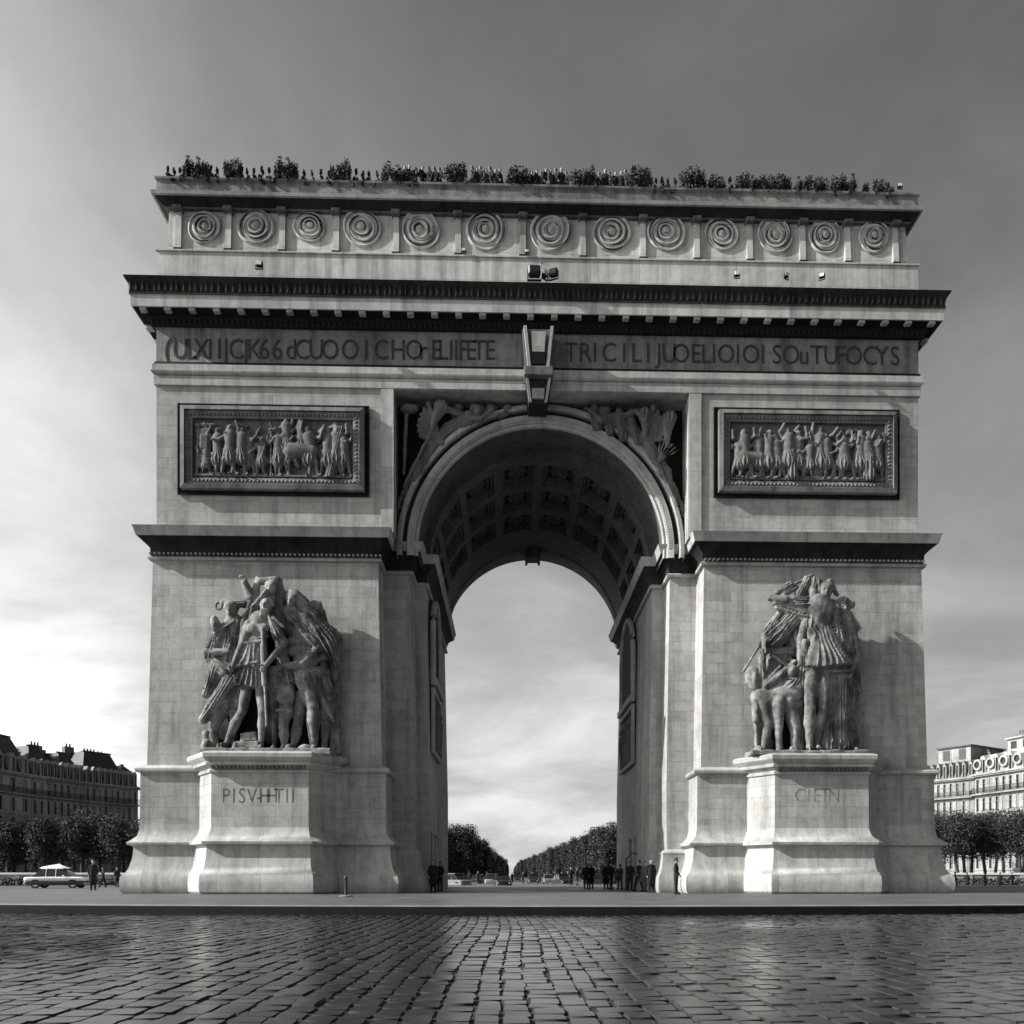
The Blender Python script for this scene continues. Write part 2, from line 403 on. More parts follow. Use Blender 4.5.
MB().arc(0,CZA,[(8.11,1.7),(8.11,1.42),(8.06,1.36),(7.7,1.44),(7.62,1.6),(7.6,1.66)],96,-.06,PI+.06).build('archivolt_band',M['trim'],AV,smooth=30)
MB().arc(0,CZA,[(7.61,1.7),(7.61,1.56),(7.5,1.54),(7.44,1.6),(7.44,1.8)],96,-.06,PI+.06).build('inner_fillet',M['trim'],AV,smooth=30)
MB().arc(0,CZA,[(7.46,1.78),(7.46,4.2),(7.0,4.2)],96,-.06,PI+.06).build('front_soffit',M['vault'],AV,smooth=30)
# carved ribs on the inner archivolt band
rb=MB()
for j in range(1,150):
    a=PI*j/150; c,q=math.cos(a),math.sin(a); t=.008
    v=[]
    for rr in(7.76,8.0):
        for dy in(1.36,1.44):
            for da in(-t,t): v.append((rr*math.cos(a+da),dy,CZA+rr*math.sin(a+da)))
    rb.add(v,[(0,1,5,4),(0,4,6,2),(1,3,7,5),(4,5,7,6),(0,2,3,1)])
rb.build('carved_band',M['trim'],AV)
MB().arc(0,CZA,[(8.72,23.25),(8.72,23.8),(7.44,23.8),(7.44,21.2),(7.0,21.2)],72).build('rear_archivolt',M['grime'],ARC,smooth=30)
# bright inner fillet ring at the far mouth of the vault
MB().arc(0,CZA,[(7.05,20.3),(6.96,20.35),(6.94,20.6),(6.95,21.15),(7.05,21.25)],72).build('rear_fillet',M['grime'],ARC,smooth=30)
# coffered vault
va=MB(); vdark=[]; NA=8; y0s,y1s,NR=5.2,16.6,3
va.arc(0,CZA,[(7.03,4.15),(7.03,5.2)],96); va.arc(0,CZA,[(7.03,16.6),(7.03,21.3)],96)
dy=(y1s-y0s)/NR
for i in range(NA):
    a0,a1=PI*i/NA,PI*(i+1)/NA
    for j in range(NR):
        u0,u1=y0s+dy*j,y0s+dy*(j+1); m=10
        levels=[(0,0,7.03),(.14,.42,7.03),(.15,.45,7.22),(.21,.62,7.25),(.22,.66,7.48),(.3,.85,7.5)]
        rings=[]
        for fa,fy,r in levels:
            da=fa*(a1-a0)*.75; dyy=fy
            ring=[]
            for k in range(m+1): ring.append((a0+da+(a1-a0-2*da)*k/m,u0+dyy))
            for k in range(m+1): ring.append((a1-da-(a1-a0-2*da)*k/m,u1-dyy))
            rings.append([(r*math.cos(a),y,CZA+r*math.sin(a)) for a,y in ring])
        n=len(rings[0]); b=len(va.v)
        for rg in rings: va.v+=rg
        for q in range(len(rings)-1):
            for k in range(n): va.f.append((b+q*n+k,b+q*n+(k+1)%n,b+(q+1)*n+(k+1)%n,b+(q+1)*n+k))
        q=b+(len(rings)-1)*n; 
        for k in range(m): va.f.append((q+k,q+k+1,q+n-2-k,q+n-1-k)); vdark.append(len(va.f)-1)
vault=va.build('vault',M['vault'],ARC,smooth=25); vault.data.materials.append(M['shade_black'])
for q in vdark: vault.data.polygons[q].material_index=1  # coffer floors painted near-black for the shade inside them
for i in range(NA):
    for j in range(NR):
        a=PI*(i+.5)/NA; y=y0s+dy*(j+.5); ro=MB()
        c=Vector((math.cos(a),0,math.sin(a))); t=Vector((-math.sin(a),0,math.cos(a))); o=Vector((0,y,CZA))+c*7.5
        base=[]; 
        for k in range(24):
            th=2*PI*k/24; rr=.62*(1+.22*math.cos(8*th)); base.append((rr,th))
        pts=[]
        for sc,hh in((1,.0),(.95,-.14),(.6,-.2),(.5,-.1),(.35,-.12),(.2,-.26),(0.02,-.3)):
            for rr,th in base: pts.append(tuple(o+c*hh+t*(rr*sc*math.cos(th))+Vector((0,1,0))*(rr*sc*math.sin(th)*1.25)))
        fs=[(q*24+k,q*24+(k+1)%24,(q+1)*24+(k+1)%24,(q+1)*24+k) for q in range(6) for k in range(24)]
        ro.add(pts,fs).build('rosette',M['vault'],vault,smooth=50)
# --- entablature
def ring(name,prof,mat,parent=ARC,smooth=35,ins=.25):
    pl=[(-22.48+ins-.25,.18+ins-.25),(22.48-ins+.25,.18+ins-.25),(22.48-ins+.25,DP-.18-ins+.25),(-22.48+ins-.25,DP-.18-ins+.25)]
    return MB().sweep(pl,prof).build(name,mat,parent,smooth=smooth)
ring('architrave',[(-.1,29.58),(.12,29.62),(.14,30.1),(.10,30.12),(.08,30.2),(.2,30.26),(.25,30.32),(.26,30.42),(.2,30.46),(.2,30.78),(.1,30.84),(-.1,30.86)],M['trim'])
ring('painted_shadow_line',[(.06,30.10),(.085,30.11),(.085,30.235),(.15,30.24)],M['shade_black']); ring('painted_shadow_line',[(.16,30.79),(.12,30.87),(.075,30.99),(.0,31.02)],M['shade_black'])  # near-black strips paint in shadow lines above and below the band
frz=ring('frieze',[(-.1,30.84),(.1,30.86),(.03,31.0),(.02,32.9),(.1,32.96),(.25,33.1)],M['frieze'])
cor=ring('cornice',[(.1,32.95),(.28,33.02),(.34,33.2),(.42,33.3),(.45,33.52),(1.02,33.58)],M['shade_black'])  # bed and soffit near-black: underside shade put into the colour
ring('corona',[(.98,33.56),(1.04,33.58),(1.08,34.14),(1.14,34.2)],M['light'],cor)
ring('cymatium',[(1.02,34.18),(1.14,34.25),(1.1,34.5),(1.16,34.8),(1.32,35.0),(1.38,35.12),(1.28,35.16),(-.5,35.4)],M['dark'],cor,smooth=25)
# leaf pattern cut along the cymatium
an=MB(); x=-23.5; ra=random.Random(3)
while x<23.5:
    w=ra.uniform(.08,.19); an.add([(x-w,-.95,34.3),(x+w,-.95,34.3),(x+w*.9,-1.0,34.72),(x,-1.1,34.9),(x-w*.9,-1.0,34.72),(x,-1.02,34.5)],[(0,1,5),(1,2,5),(2,3,5),(3,4,5),(4,0,5)]); x+=ra.uniform(.26,.42)
an.build('leaf_band',M['dark'],cor)
nmod=34
for i in range(nmod):
    x=-22.9+45.8*i/(nmod-1)
    MB().bbox(x-.19,x+.19,-.80,-.45,33.40,33.60,.03).build('modillion',M['wall'],cor)
for s in(-1,1):
    for i in range(18):
        y=1.0+23.4*i/17; a,b=sorted((s*22.9,s*23.42)); MB().bbox(a,b,y-.2,y+.2,33.34,33.60,.03).build('modillion',M['light'],cor)
# ragged carved ornament along the bed mould
om=MB(); x=-22.6
while x<22.6:
    om.add([(x-.1,-.08,33.0),(x+.1,-.08,33.0),(x+.1,-.22,33.3),(x-.1,-.22,33.3),(x,-.28,33.18)],[(0,1,4),(1,2,4),(2,3,4),(3,0,4)]); x+=.31
om.build('bed_ornament',M['shade_black'],cor)  # near-black like the soffit, with the underside shade painted on
# --- attic
AX=22.05
apl=[(-AX,.55),(AX,.55),(AX,DP-.55),(-AX,DP-.55)]
MB().sweep(apl,[(.45,35.2),(.42,37.4),(.5,37.44),(.5,37.52),(.1,37.58)]).build('attic_base',M['light'],ARC,smooth=30)
att=MB().sweep(apl,[(.05,37.5),(-.15,40.9)]).build('attic_wall',M['light'],ARC)
ac=MB().sweep(apl,[(-.2,40.15),(.04,40.2),(.1,40.28),(.16,40.34),(.24,40.38),(.36,40.5),(.56,40.62)]).build('attic_cornice',M['dark'],ARC,smooth=30)
MB().sweep(apl,[(-.1,40.16),(.1,40.19),(.13,40.25),(.1,40.3)]).build('lower_fillet',M['grime'],ac,smooth=30)
MB().sweep(apl,[(.5,40.60),(.66,40.62),(.70,40.80),(.6,40.84)]).build('corona_fillet',M['trim'],ac,smooth=30)
MB().sweep(apl,[(.45,40.83),(.42,41.5),(.52,41.62),(.52,41.74),(.1,41.76),(.1,41.2),(-.2,41.2)]).build('parapet',M['frieze'],ac,smooth=30)
rf=MB(); rf.add([(-AX,.4,41.3),(AX,.4,41.3),(AX,DP-.4,41.3),(-AX,DP-.4,41.3)],[(0,1,2,3)]); rf.build('roof_terrace',M['grime'],ARC)
pil_px=[178,228,282,336,396,458,523,583,643,697,750,803,848,896]
for i,px in enumerate(pil_px):
    X=X_of(px,.4); b=MB(); w=.17
    b.add([(X-w,.62,37.5),(X-w,.34,37.5),(X+w,.34,37.5),(X+w,.62,37.5),(X-w,.85,40.3),(X-w,.50,40.3),(X+w,.50,40.3),(X+w,.85,40.3)],[(0,1,5,4),(1,2,6,5),(2,3,7,6),(4,5,6,7)])
    p=b.build('pilaster',M['light'],ARC)
    MB().bbox(X-.26,X+.26,.15,.75,39.98,40.24,.04).build('capital',M['grime'],p)
    MB().bbox(X-.24,X+.24,.24,.6,37.55,37.8,.04).build('foot_block',M['dark'],p)
sh_px=[204,256,309,362,421,485,550,612,667,722,775,825,874]; sh_r=[1.1,1.2,1.05,1.3,1.35,1.35,1.4,1.3,1.3,1.15,1.25,1.2,1.1]
for i,(px,r) in enumerate(zip(sh_px,sh_r)):
    X=X_of(px,.5); r*=.86; Z=Z_of(227+ (1.3*(i-2) if i>2 else 0)*.75,X,.5); m=MB(); n=40
    rr=random.Random(i); ex=rr.uniform(-.12,.12); ez=rr.uniform(-.08,.1)
    prof=[(1.0,.06),(1.0,-.02),(.93,-.1),(.86,-.02),(.84,.0),(.72,-.03),(.68,-.14),(.6,-.14),(.56,-.02),(.46,-.04),(.42,-.16),(.34,-.17),(.3,-.05),(.22,-.08),(.14,-.2),(.01,-.22)]
    base=len(m.v)
    for q,(t,h) in enumerate(prof):
        k0=1-t
        for k in range(n):
            a=2*PI*k/n; wob=1+.05*math.sin(2*a+i)+.03*math.sin(3*a+2*i+q)
            y=.50+h*.6
            m.v.append((X+r*(t*wob*math.cos(a)+ex*k0),y+ .0,Z+r*(t*wob*math.sin(a)*1.02+ez*k0)))
    for q in range(len(prof)-1):
        for k in range(n): m.f.append((q*n+k,q*n+(k+1)%n,(q+1)*n+(k+1)%n,(q+1)*n+k))
    sh=m.build('shield',M['light'],ARC,smooth=40)
    # incised curl around the boss
    s2=MB(); pts=[];rad=[]
    for k in range(130):
        t=k/129; a=i*1.3+t*(5.6+1.2*(i%3))*PI; q=r*(.14+.80*t)*(1+.06*math.sin(a*1.3+i))
        pts.append((X+q*math.cos(a)+ex*r*(1-t),.455-.04*(1-t),Z+q*math.sin(a)+ez*r*(1-t))); rad.append(.026+.014*math.sin(k*.21+i))
    s2.tube(pts,rad,6).build('shield_scroll',M['dark'],sh,smooth=60)
# --- keystone bracket
ks=MB()
def taper(mb,x,wt,wb,y0t,y0b,y1,zt,zb):
    mb.add([(x-wb,y0b,zb),(x+wb,y0b,zb),(x+wb,y1,zb),(x-wb,y1,zb),(x-wt,y0t,zt),(x+wt,y0t,zt),(x+wt,y1,zt),(x-wt,y1,zt)],[(0,3,2,1),(4,5,6,7),(0,1,5,4),(1,2,6,5),(2,3,7,6),(3,0,4,7)])
KX=X_of(538.5,-.8)
taper(ks,KX,.95,.72,-.75,-.45,2.2,32.7,30.5)
K=ks.build('keystone',M['grime'],ARC)
for s in(-1,1):
    t=MB(); taper(t,0,.09,.09,-1.02,-.72,.3,32.75,30.5); 
    t.v=[(v[0]+KX+s*(.78 if v[2]>31.5 else .52),v[1],v[2]) for v in t.v]; t.build('side_volute',M['trim'],K)
t=MB(); taper(t,KX,.42,.34,-.98,-.86,-.3,32.45,31.35); t.build('face_block',M['wall'],K)
t=MB(); taper(t,KX,.40,.36,-.86,-.76,-.3,31.35,30.7); t.build('painted_shadow_block',M['shade_black'],K)  # solid near-black block painted as a gap in shadow
t=MB(); t.bbox(KX-.85,KX+.85,-.95,.2,29.95,30.5,.05); t.build('bracket_shelf',M['grime'],K)
t=MB(); taper(t,KX,.78,.55,-.55,-.1,2.2,29.95,28.75); t.build('bracket_body',M['dark'],K)
for s in(-1,1):
    t=MB(); taper(t,0,.08,.08,-.68,-.22,.3,29.95,28.8); t.v=[(v[0]+KX+s*(.66 if v[2]>29 else .45),v[1],v[2]) for v in t.v]; t.build('side_volute',M['trim'],K)
t=MB(); taper(t,KX,.36,.33,-.56,-.32,.2,29.4,28.95); t.build('face_block',M['wall'],K)
# keystone at the far mouth
t=MB(); taper(t,0,.75,.6,20.0,20.1,21.6,27.9,27.2); t.box(-.62,-.42,20.05,21.6,27.0,27.25); t.box(.42,.62,20.05,21.6,27.0,27.25); t.build('rear_keystone',M['grime'],ARC)

# --- lettering
def text_mesh(items,y,h,name,parent,mat=M['letter'],depth=.02,sx=1.0):
    vs=[];fs=[]
    for ch,X,Z,w in items:
        cu=bpy.data.curves.new('t','FONT'); cu.body=ch; cu.size=h*1.42; cu.extrude=depth; cu.align_x='CENTER'; cu.resolution_u=3; cu.offset=-.006
        o=bpy.data.objects.new('t',cu); COL.objects.link(o); bpy.context.view_layer.update()
        me=bpy.data.meshes.new_from_object(o.evaluated_get(bpy.context.evaluated_depsgraph_get()))
        b=len(vs)
        for v in me.vertices: vs.append((X+v.co.x*w,y-v.co.z,Z+v.co.y))
        for p in me.polygons: fs.append(tuple(b+i for i in p.vertices))
        bpy.data.objects.remove(o); bpy.data.curves.remove(cu); bpy.data.meshes.remove(me)
    return link_mesh(name,vs,fs,mat,parent)
Lc=[('(',167),('U',180),('L',191),('X',201),('I',210),('I',219),('J',226),('C',236),('J',246),('K',254),('6',264),('6',277),('d',291),('C',302),('U',316),('O',330),('O',350),('I',366),('C',381),('H',398),('O',414),('r',423),('E',436),('L',443),('I',451),('I',456),('F',463),('E',471),('T',479),('E',490)]
Rc=[('T',571),('R',585),('I',595),('C',609),('I',624),('L',636),('I',648),('J',659),('U',669),('O',681),('E',696),('L',706),('I',714),('O',726),('I',738),('O',751),('I',763),('S',777),('O',791),('u',804),('T',817),('U',831),('F',841),('O',854),('C',870),('Y',882),('S',895)]
text_mesh([(c,X_of(px,.12),Z_of(359+ (px-330)*.004,X_of(px,.12),.12),0.78) for c,px in Lc],.14,1.2,'inscription',frz)
text_mesh([(c,X_of(px,.12),Z_of(361+(px-570)*.012,X_of(px,.12),.12),0.82) for c,px in Rc],.14,1.15,'inscription',frz)

# --- framed battle reliefs, spandrel carvings
def limbfig(S,x,y,z,h,r,lean=0.,rr=None,skirt=True,arms=None,k=.05):
    """small carved figure of height h, feet at x,z"""
    rr=rr or rnd; u=h/7.5
    hx=x+lean*.55*h; hip=(x+lean*.3*h,y,z+h*.5); sh=(x+lean*.5*h,y,z+h*.8)
    S.cap(hip,sh,.85*u,1.0*u,k,flat=.75); S.ell((hx+rr.uniform(-.1,.1)*u,y-.15*u,z+h*.93),(.5*u,.5*u,.62*u),.03)
    st=rr.uniform(.5,1.3)*u
    for s in(-1,1):
        kn=(x+s*st*.7+rr.uniform(-.2,.2)*u,y-.25*u,z+h*.27); ft=(x+s*st+rr.uniform(-.3,.3)*u,y,z+.1*u)
        S.cap((hip[0]+s*.35*u,y,hip[2]),kn,.5*u,.36*u,k); S.cap(kn,ft,.36*u,.22*u,k); S.cap(ft,(ft[0]+s*.4*u,y-.4*u,ft[2]),.2*u,.16*u,.03)
        a=arms[0 if s<0 else 1] if arms else rr.uniform(-1.2,1.4)
        el=(sh[0]+s*(.9+.9*math.cos(a))*u,y-.4*u,sh[2]+1.1*u*math.sin(a)-.2*u); a2=a+rr.uniform(.2,1.4)
        ha=(el[0]+s*1.1*u*math.cos(a2),y-.6*u,el[2]+1.1*u*math.sin(a2))
        S.cap((sh[0]+s*.75*u,y,sh[2]-.1*u),el,.33*u,.27*u,k); S.cap(el,ha,.26*u,.2*u,k); S.ell(ha,(.22*u,.2*u,.22*u),.02)
    if skirt: S.cap((hip[0],y,hip[2]+.6*u),(hip[0]+lean*u,y-.1*u,hip[2]-1.3*u),.8*u,1.15*u,.05,folds=(7,.16,1.0,rr.uniform(0,6)),flat=.7)
def horse(S,x,y,z,h,dr=1,k=.06,rear=0.):
    u=h/5.0
    ch=(x+dr*1.3*u,y,z+h*.62+rear*u); rp=(x-dr*1.3*u,y,z+h*.6)
    S.cap(rp,ch,.85*u,.95*u,k,flat=.8)
    nk=(x+dr*2.1*u,y-.1*u,z+h*.95+rear*u); S.cap(ch,nk,.7*u,.42*u,k,flat=.8)
    mz=(nk[0]+dr*.9*u,y-.15*u,nk[2]-.55*u); S.cap(nk,mz,.38*u,.2*u,k); S.cap((nk[0],y,nk[2]+.2*u),(nk[0],y,nk[2]+.6*u),.1*u,.04*u,.02)
    S.cap((nk[0]-dr*.2*u,y,nk[2]+.2*u),(ch[0]-dr*.5*u,y,ch[2]+.7*u),.16*u,.2*u,.03,folds=(5,.2,3,0))
    for s,o in((-1,0),(1,.35)):
        S.cap((ch[0]-.1*u*s,y-o*.3*u,ch[2]-.3*u),(ch[0]+dr*(.2+o)*u,y-.2*u,z+h*.3),.36*u,.22*u,k); S.cap((ch[0]+dr*(.2+o)*u,y-.2*u,z+h*.3),(ch[0]+dr*(.1+.3*o)*u,y,z),.2*u,.15*u,.03)
        S.cap((rp[0]+s*.1*u,y-o*.3*u,rp[2]-.2*u),(rp[0]+dr*(.3-o)*u,y-.1*u,z+h*.36),.5*u,.26*u,k); S.cap((rp[0]+dr*(.3-o)*u,y-.1*u,z+h*.36),(rp[0]-dr*(.15+o)*u,y,z+h*.2),.22*u,.16*u,.03); S.cap((rp[0]-dr*(.15+o)*u,y,z+h*.2),(rp[0]-dr*(.05+o)*u,y,z),.16*u,.15*u,.03)
    S.cap((rp[0]-dr*.7*u,y,rp[2]+.4*u),(rp[0]-dr*1.1*u,y,z+h*.3),.2*u,.12*u,.03,folds=(4,.2,2,0))
def panel(px0,px1,py0,py1,side):
    x0,x1=X_of(px0,0),X_of(px1,0); xm=(x0+x1)/2; z1,z0=Z_of(py0,xm,0),Z_of(py1,xm,0); y=.18
    b=MB()
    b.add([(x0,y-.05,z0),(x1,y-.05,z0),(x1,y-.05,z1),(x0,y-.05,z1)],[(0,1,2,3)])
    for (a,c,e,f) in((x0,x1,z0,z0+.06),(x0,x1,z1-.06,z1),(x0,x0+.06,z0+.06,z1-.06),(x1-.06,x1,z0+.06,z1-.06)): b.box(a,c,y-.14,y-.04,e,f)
    P=b.build('relief_panel',M['shade_black'],ARC)
    def frame(i0,i1,ya,yb,mat,name):
        A=[(x0+i0,z0+i0),(x1-i0,z0+i0),(x1-i0,z1-i0),(x0+i0,z1-i0)]; B=[(x0+i1,z0+i1),(x1-i1,z0+i1),(x1-i1,z1-i1),(x0+i1,z1-i1)]
        m=MB(); v=[(p[0],y-.03,p[1]) for p in A]+[(p[0],ya,p[1]) for p in A]+[(p[0],yb,p[1]) for p in B]+[(p[0],y-.03,p[1]) for p in B]
        m.add(v,[(4*q+k,4*q+(k+1)%4,4*(q+1)+(k+1)%4,4*(q+1)+k) for q in range(3) for k in range(4)]); return m.build(name,mat,P)
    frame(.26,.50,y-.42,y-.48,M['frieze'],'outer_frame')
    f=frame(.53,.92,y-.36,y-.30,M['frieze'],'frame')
    g=MB(); 
    for ln,(ax,c0,c1,fix) in enumerate((('x',x0+.6,x1-.6,z0+.72),('x',x0+.6,x1-.6,z1-.72),('z',z0+.8,z1-.8,x0+.72),('z',z0+.8,z1-.8,x1-.72))):
        t=c0
        while t<c1:
            if ax=='x': g.add([(t-.09,y-.33,fix-.1),(t+.09,y-.33,fix-.1),(t+.09,y-.33,fix+.1),(t-.09,y-.33,fix+.1),(t,y-.42,fix)],[(0,1,4),(1,2,4),(2,3,4),(3,0,4)])
            else: g.add([(fix-.1,y-.33,t-.09),(fix+.1,y-.33,t-.09),(fix+.1,y-.33,t+.09),(fix-.1,y-.33,t+.09),(fix,y-.42,t)],[(0,1,4),(1,2,4),(2,3,4),(3,0,4)])
            t+=.23
    g.build('frame_carving',M['relief'],f)
    bx0,bx1,bz0,bz1=x0+.98,x1-.98,z0+.98,z1-.98; W=bx1-bx0; H=bz1-bz0
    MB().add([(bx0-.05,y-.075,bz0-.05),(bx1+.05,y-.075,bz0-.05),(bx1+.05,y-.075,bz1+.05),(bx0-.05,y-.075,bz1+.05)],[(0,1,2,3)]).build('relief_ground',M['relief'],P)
    S=SDF((bx0,y-.62,bz0),(bx1,y+.02,bz1),.033); r2=random.Random(5+side); yb=y-.17
    S.box((xm,y-.1,bz0+.06),(W/2,.22,.1))
    def fx(t): return bx0+W*t
    if side<0:
        S.box((fx(.07),yb,bz0+H*.5),(.35,.12,H*.34)); S.box((fx(.07),yb-.08,bz0+H*.6),(.22,.12,H*.12)); S.cap((fx(.02),yb,bz0),(fx(.03),yb-.05,bz0+H*.9),.1,.08); S.cap((fx(.02),yb,bz0+H*.9),(fx(.13),yb,bz0+H*.92),.1,.1)
        S.box((fx(.49),yb,bz0+H*.45),(.05,.18,H*.42)); horse(S,fx(.68),yb-.06,bz0+.1,H*.72,-1)
        for t,hh,le in((.08,.55,.0),(.16,.85,-.05),(.22,.9,.1),(.29,.86,.12),(.36,.8,-.08),(.42,.7,.1),(.53,.84,.05),(.6,.95,-.1),(.68,.97,.0),(.76,.9,-.2),(.83,.88,.15),(.9,.93,0),(.96,.8,-.12)): limbfig(S,fx(t),yb-r2.uniform(0,.12),bz0+.12+(.25*H if hh>.94 else 0),H*hh*(.8 if hh>.94 else .95),1,le,r2)
        S.cap((fx(.3),yb-.1,bz0+.4),(fx(.43),yb-.2,bz0+H*.3),.07,.06); S.cap((fx(.43),yb-.2,bz0+H*.3),(fx(.47),yb-.2,bz0+H*.7),.06,.05)
        S.cap((fx(.86),yb-.05,bz0+.1),(fx(.93),yb-.1,bz0+H*.85),.3,.2,folds=(6,.2,1,0))
    else:
        horse(S,fx(.13),yb-.05,bz0+.12,H*.6,-1); S.box((fx(.57),yb,bz0+H*.3),(.22,.16,H*.26))
        for t,hh,le in((.04,.7,.1),(.1,.9,-.1),(.17,.85,.1),(.24,.9,.05),(.31,.8,-.1),(.37,.95,.0),(.44,.9,.0),(.5,.72,.1),(.58,.98,.0),(.64,.85,-.15),(.7,.8,.2),(.76,.85,-.2),(.83,.92,.1),(.89,.8,-.05),(.95,.85,.05)): limbfig(S,fx(t),yb-r2.uniform(0,.12),bz0+.12,H*hh*.93,1,le,r2)
        for t in(.39,.9): S.cap((fx(t),yb-.05,bz0+H*.85),(fx(t)+.05,yb-.12,bz0+.25),.16,.32,folds=(6,.25,.5,t))
    for q in range(46):                          # swags, arms, weapons and shields filling the ground between the figures
        a=(r2.uniform(bx0+.2,bx1-.2),yb+r2.uniform(-.06,.08),bz0+r2.uniform(.2,H-.35)); an_=r2.uniform(0,PI); l_=r2.uniform(.3,.8); w_=r2.uniform(.05,.15)
        if q%5==0: S.ell(a,(.22,.12,.26),.03,an_)
        else: S.cap(a,(a[0]+l_*math.cos(an_),a[1]-.04,min(bz1-.12,a[2]+l_*math.sin(an_))),w_,w_*r2.uniform(.5,1.5),.03,folds=(5,.25,2,q),flat=.7)
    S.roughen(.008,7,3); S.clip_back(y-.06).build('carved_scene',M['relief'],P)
    # outer groove's shadow is painted: the near-black panel plate shows as a ring
    return P
tag(panel(177,369,404,495,-1),'left battle relief in its dark moulded frame')
tag(panel(714,900,408,498,1),'right battle relief in its dark moulded frame')
def spandrel(s):
    S=SDF((min(s*8.7,s*.9),.55,20.9),(max(s*8.7,s*.9),2.14,29.55),.05); r2=random.Random(20+s)
    def P(x,z,y=1.6): return (s*x,y,z)
    # winged figure lying along the arch
    S.cap(P(5.6,28.0),P(4.4,28.55,1.4),.42,.5,.1,flat=.8); S.ell(P(3.75,28.95,1.3),(.3,.3,.36)); S.ell(P(3.7,29.15,1.35),(.34,.3,.22))
    S.cap(P(5.6,28.0),P(6.6,26.9,1.4),.45,.35,.1,folds=(7,.2,1,0)); S.cap(P(6.6,26.9,1.4),P(7.5,25.4,1.5),.4,.42,.1,folds=(7,.25,1,0)); S.cap(P(7.5,25.4,1.5),P(8.1,23.8),.42,.2,.1,folds=(6,.25,1,0))
    S.cap(P(4.6,28.5,1.2),P(3.6,28.4,1.0),.2,.16); S.cap(P(3.6,28.4,1.),P(2.9,29.0,1.0),.16,.12)
    S.cap(P(4.8,28.7,1.2),P(5.7,28.9,.9),.2,.17); S.cap(P(5.7,28.9,.9),P(6.2,28.3,.8),.16,.12)
    # trumpet
    if s<0:
        S.cap(P(6.15,28.4,.85),P(8.3,24.2,1.0),.09,.05,.03); S.cap(P(6.5,27.9,.85),P(6.0,29.0,.85),.14,.4,.05,folds=(5,.2,0,0))
        S.ell(P(7.9,28.95,1.1),(.55,.35,.28)); S.cap(P(8.1,28.7,1.2),P(8.25,25.2,1.3),.12,.1,.03)
    for q in range(7):                                 # wing feathers
        a=1.95+.17*q; L=2.1-.13*q
        S.cap(P(6.0,27.3 if s>0 else 27.0,1.2),P(6.0-L*.95*math.cos(a),27.2+L*math.sin(a),.9+.05*q),.12,.17,.03,flat=.5)
    if s>0:
        for q in range(6): S.cap(P(7.0,25.9,1.0),P(7.15+.23*q,27.35-.14*q,.85),.05,.045,.02)
        S.cap(P(7.0,25.9,1.),P(8.2,23.4,1.1),.1,.07,.03)
        S.cap(P(7.6,27.0,1.2),P(7.7,28.6,1.0),.1,.42,.05,folds=(6,.2,0,1)); S.cap(P(6.3,27.6,1.1),P(6.2,28.8,1.0),.12,.4,.05,folds=(6,.2,0,1))
        for q in range(4): S.ell(P(3.2+.75*q,29.15-.08*q,1.2),(.26,.26,.3)); S.cap(P(3.2+.75*q,28.9-.1*q,1.3),P(3.4+.8*q,28.2-.3*q,1.4),.28,.3,.06,folds=(5,.2,1,q))
    else:
        for q in range(4): S.ell(P(2.0+1.0*q,29.25,1.4),(.3,.26,.22)); S.cap(P(2.0+1.0*q,29.1,1.5),P(2.5+.9*q,28.85,1.5),.25,.25,.06,folds=(5,.2,1,q))
    # laurel band hugging the arch
    for q in range(26):
        a=.10+1.15*q/25; rr=8.98 if a<.9 else 8.95; 
        S.ell((s*rr*math.cos(a),1.55,CZA+rr*math.sin(a)),(.16,.18,.26),.05,rot=s*(a))
    S.roughen(.012,5,4)
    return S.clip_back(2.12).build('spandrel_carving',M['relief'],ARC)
tag(spandrel(-1),'winged figure with a long trumpet carved left of the arch'); tag(spandrel(1),'winged figures with fanned feathers carved right of the arch')

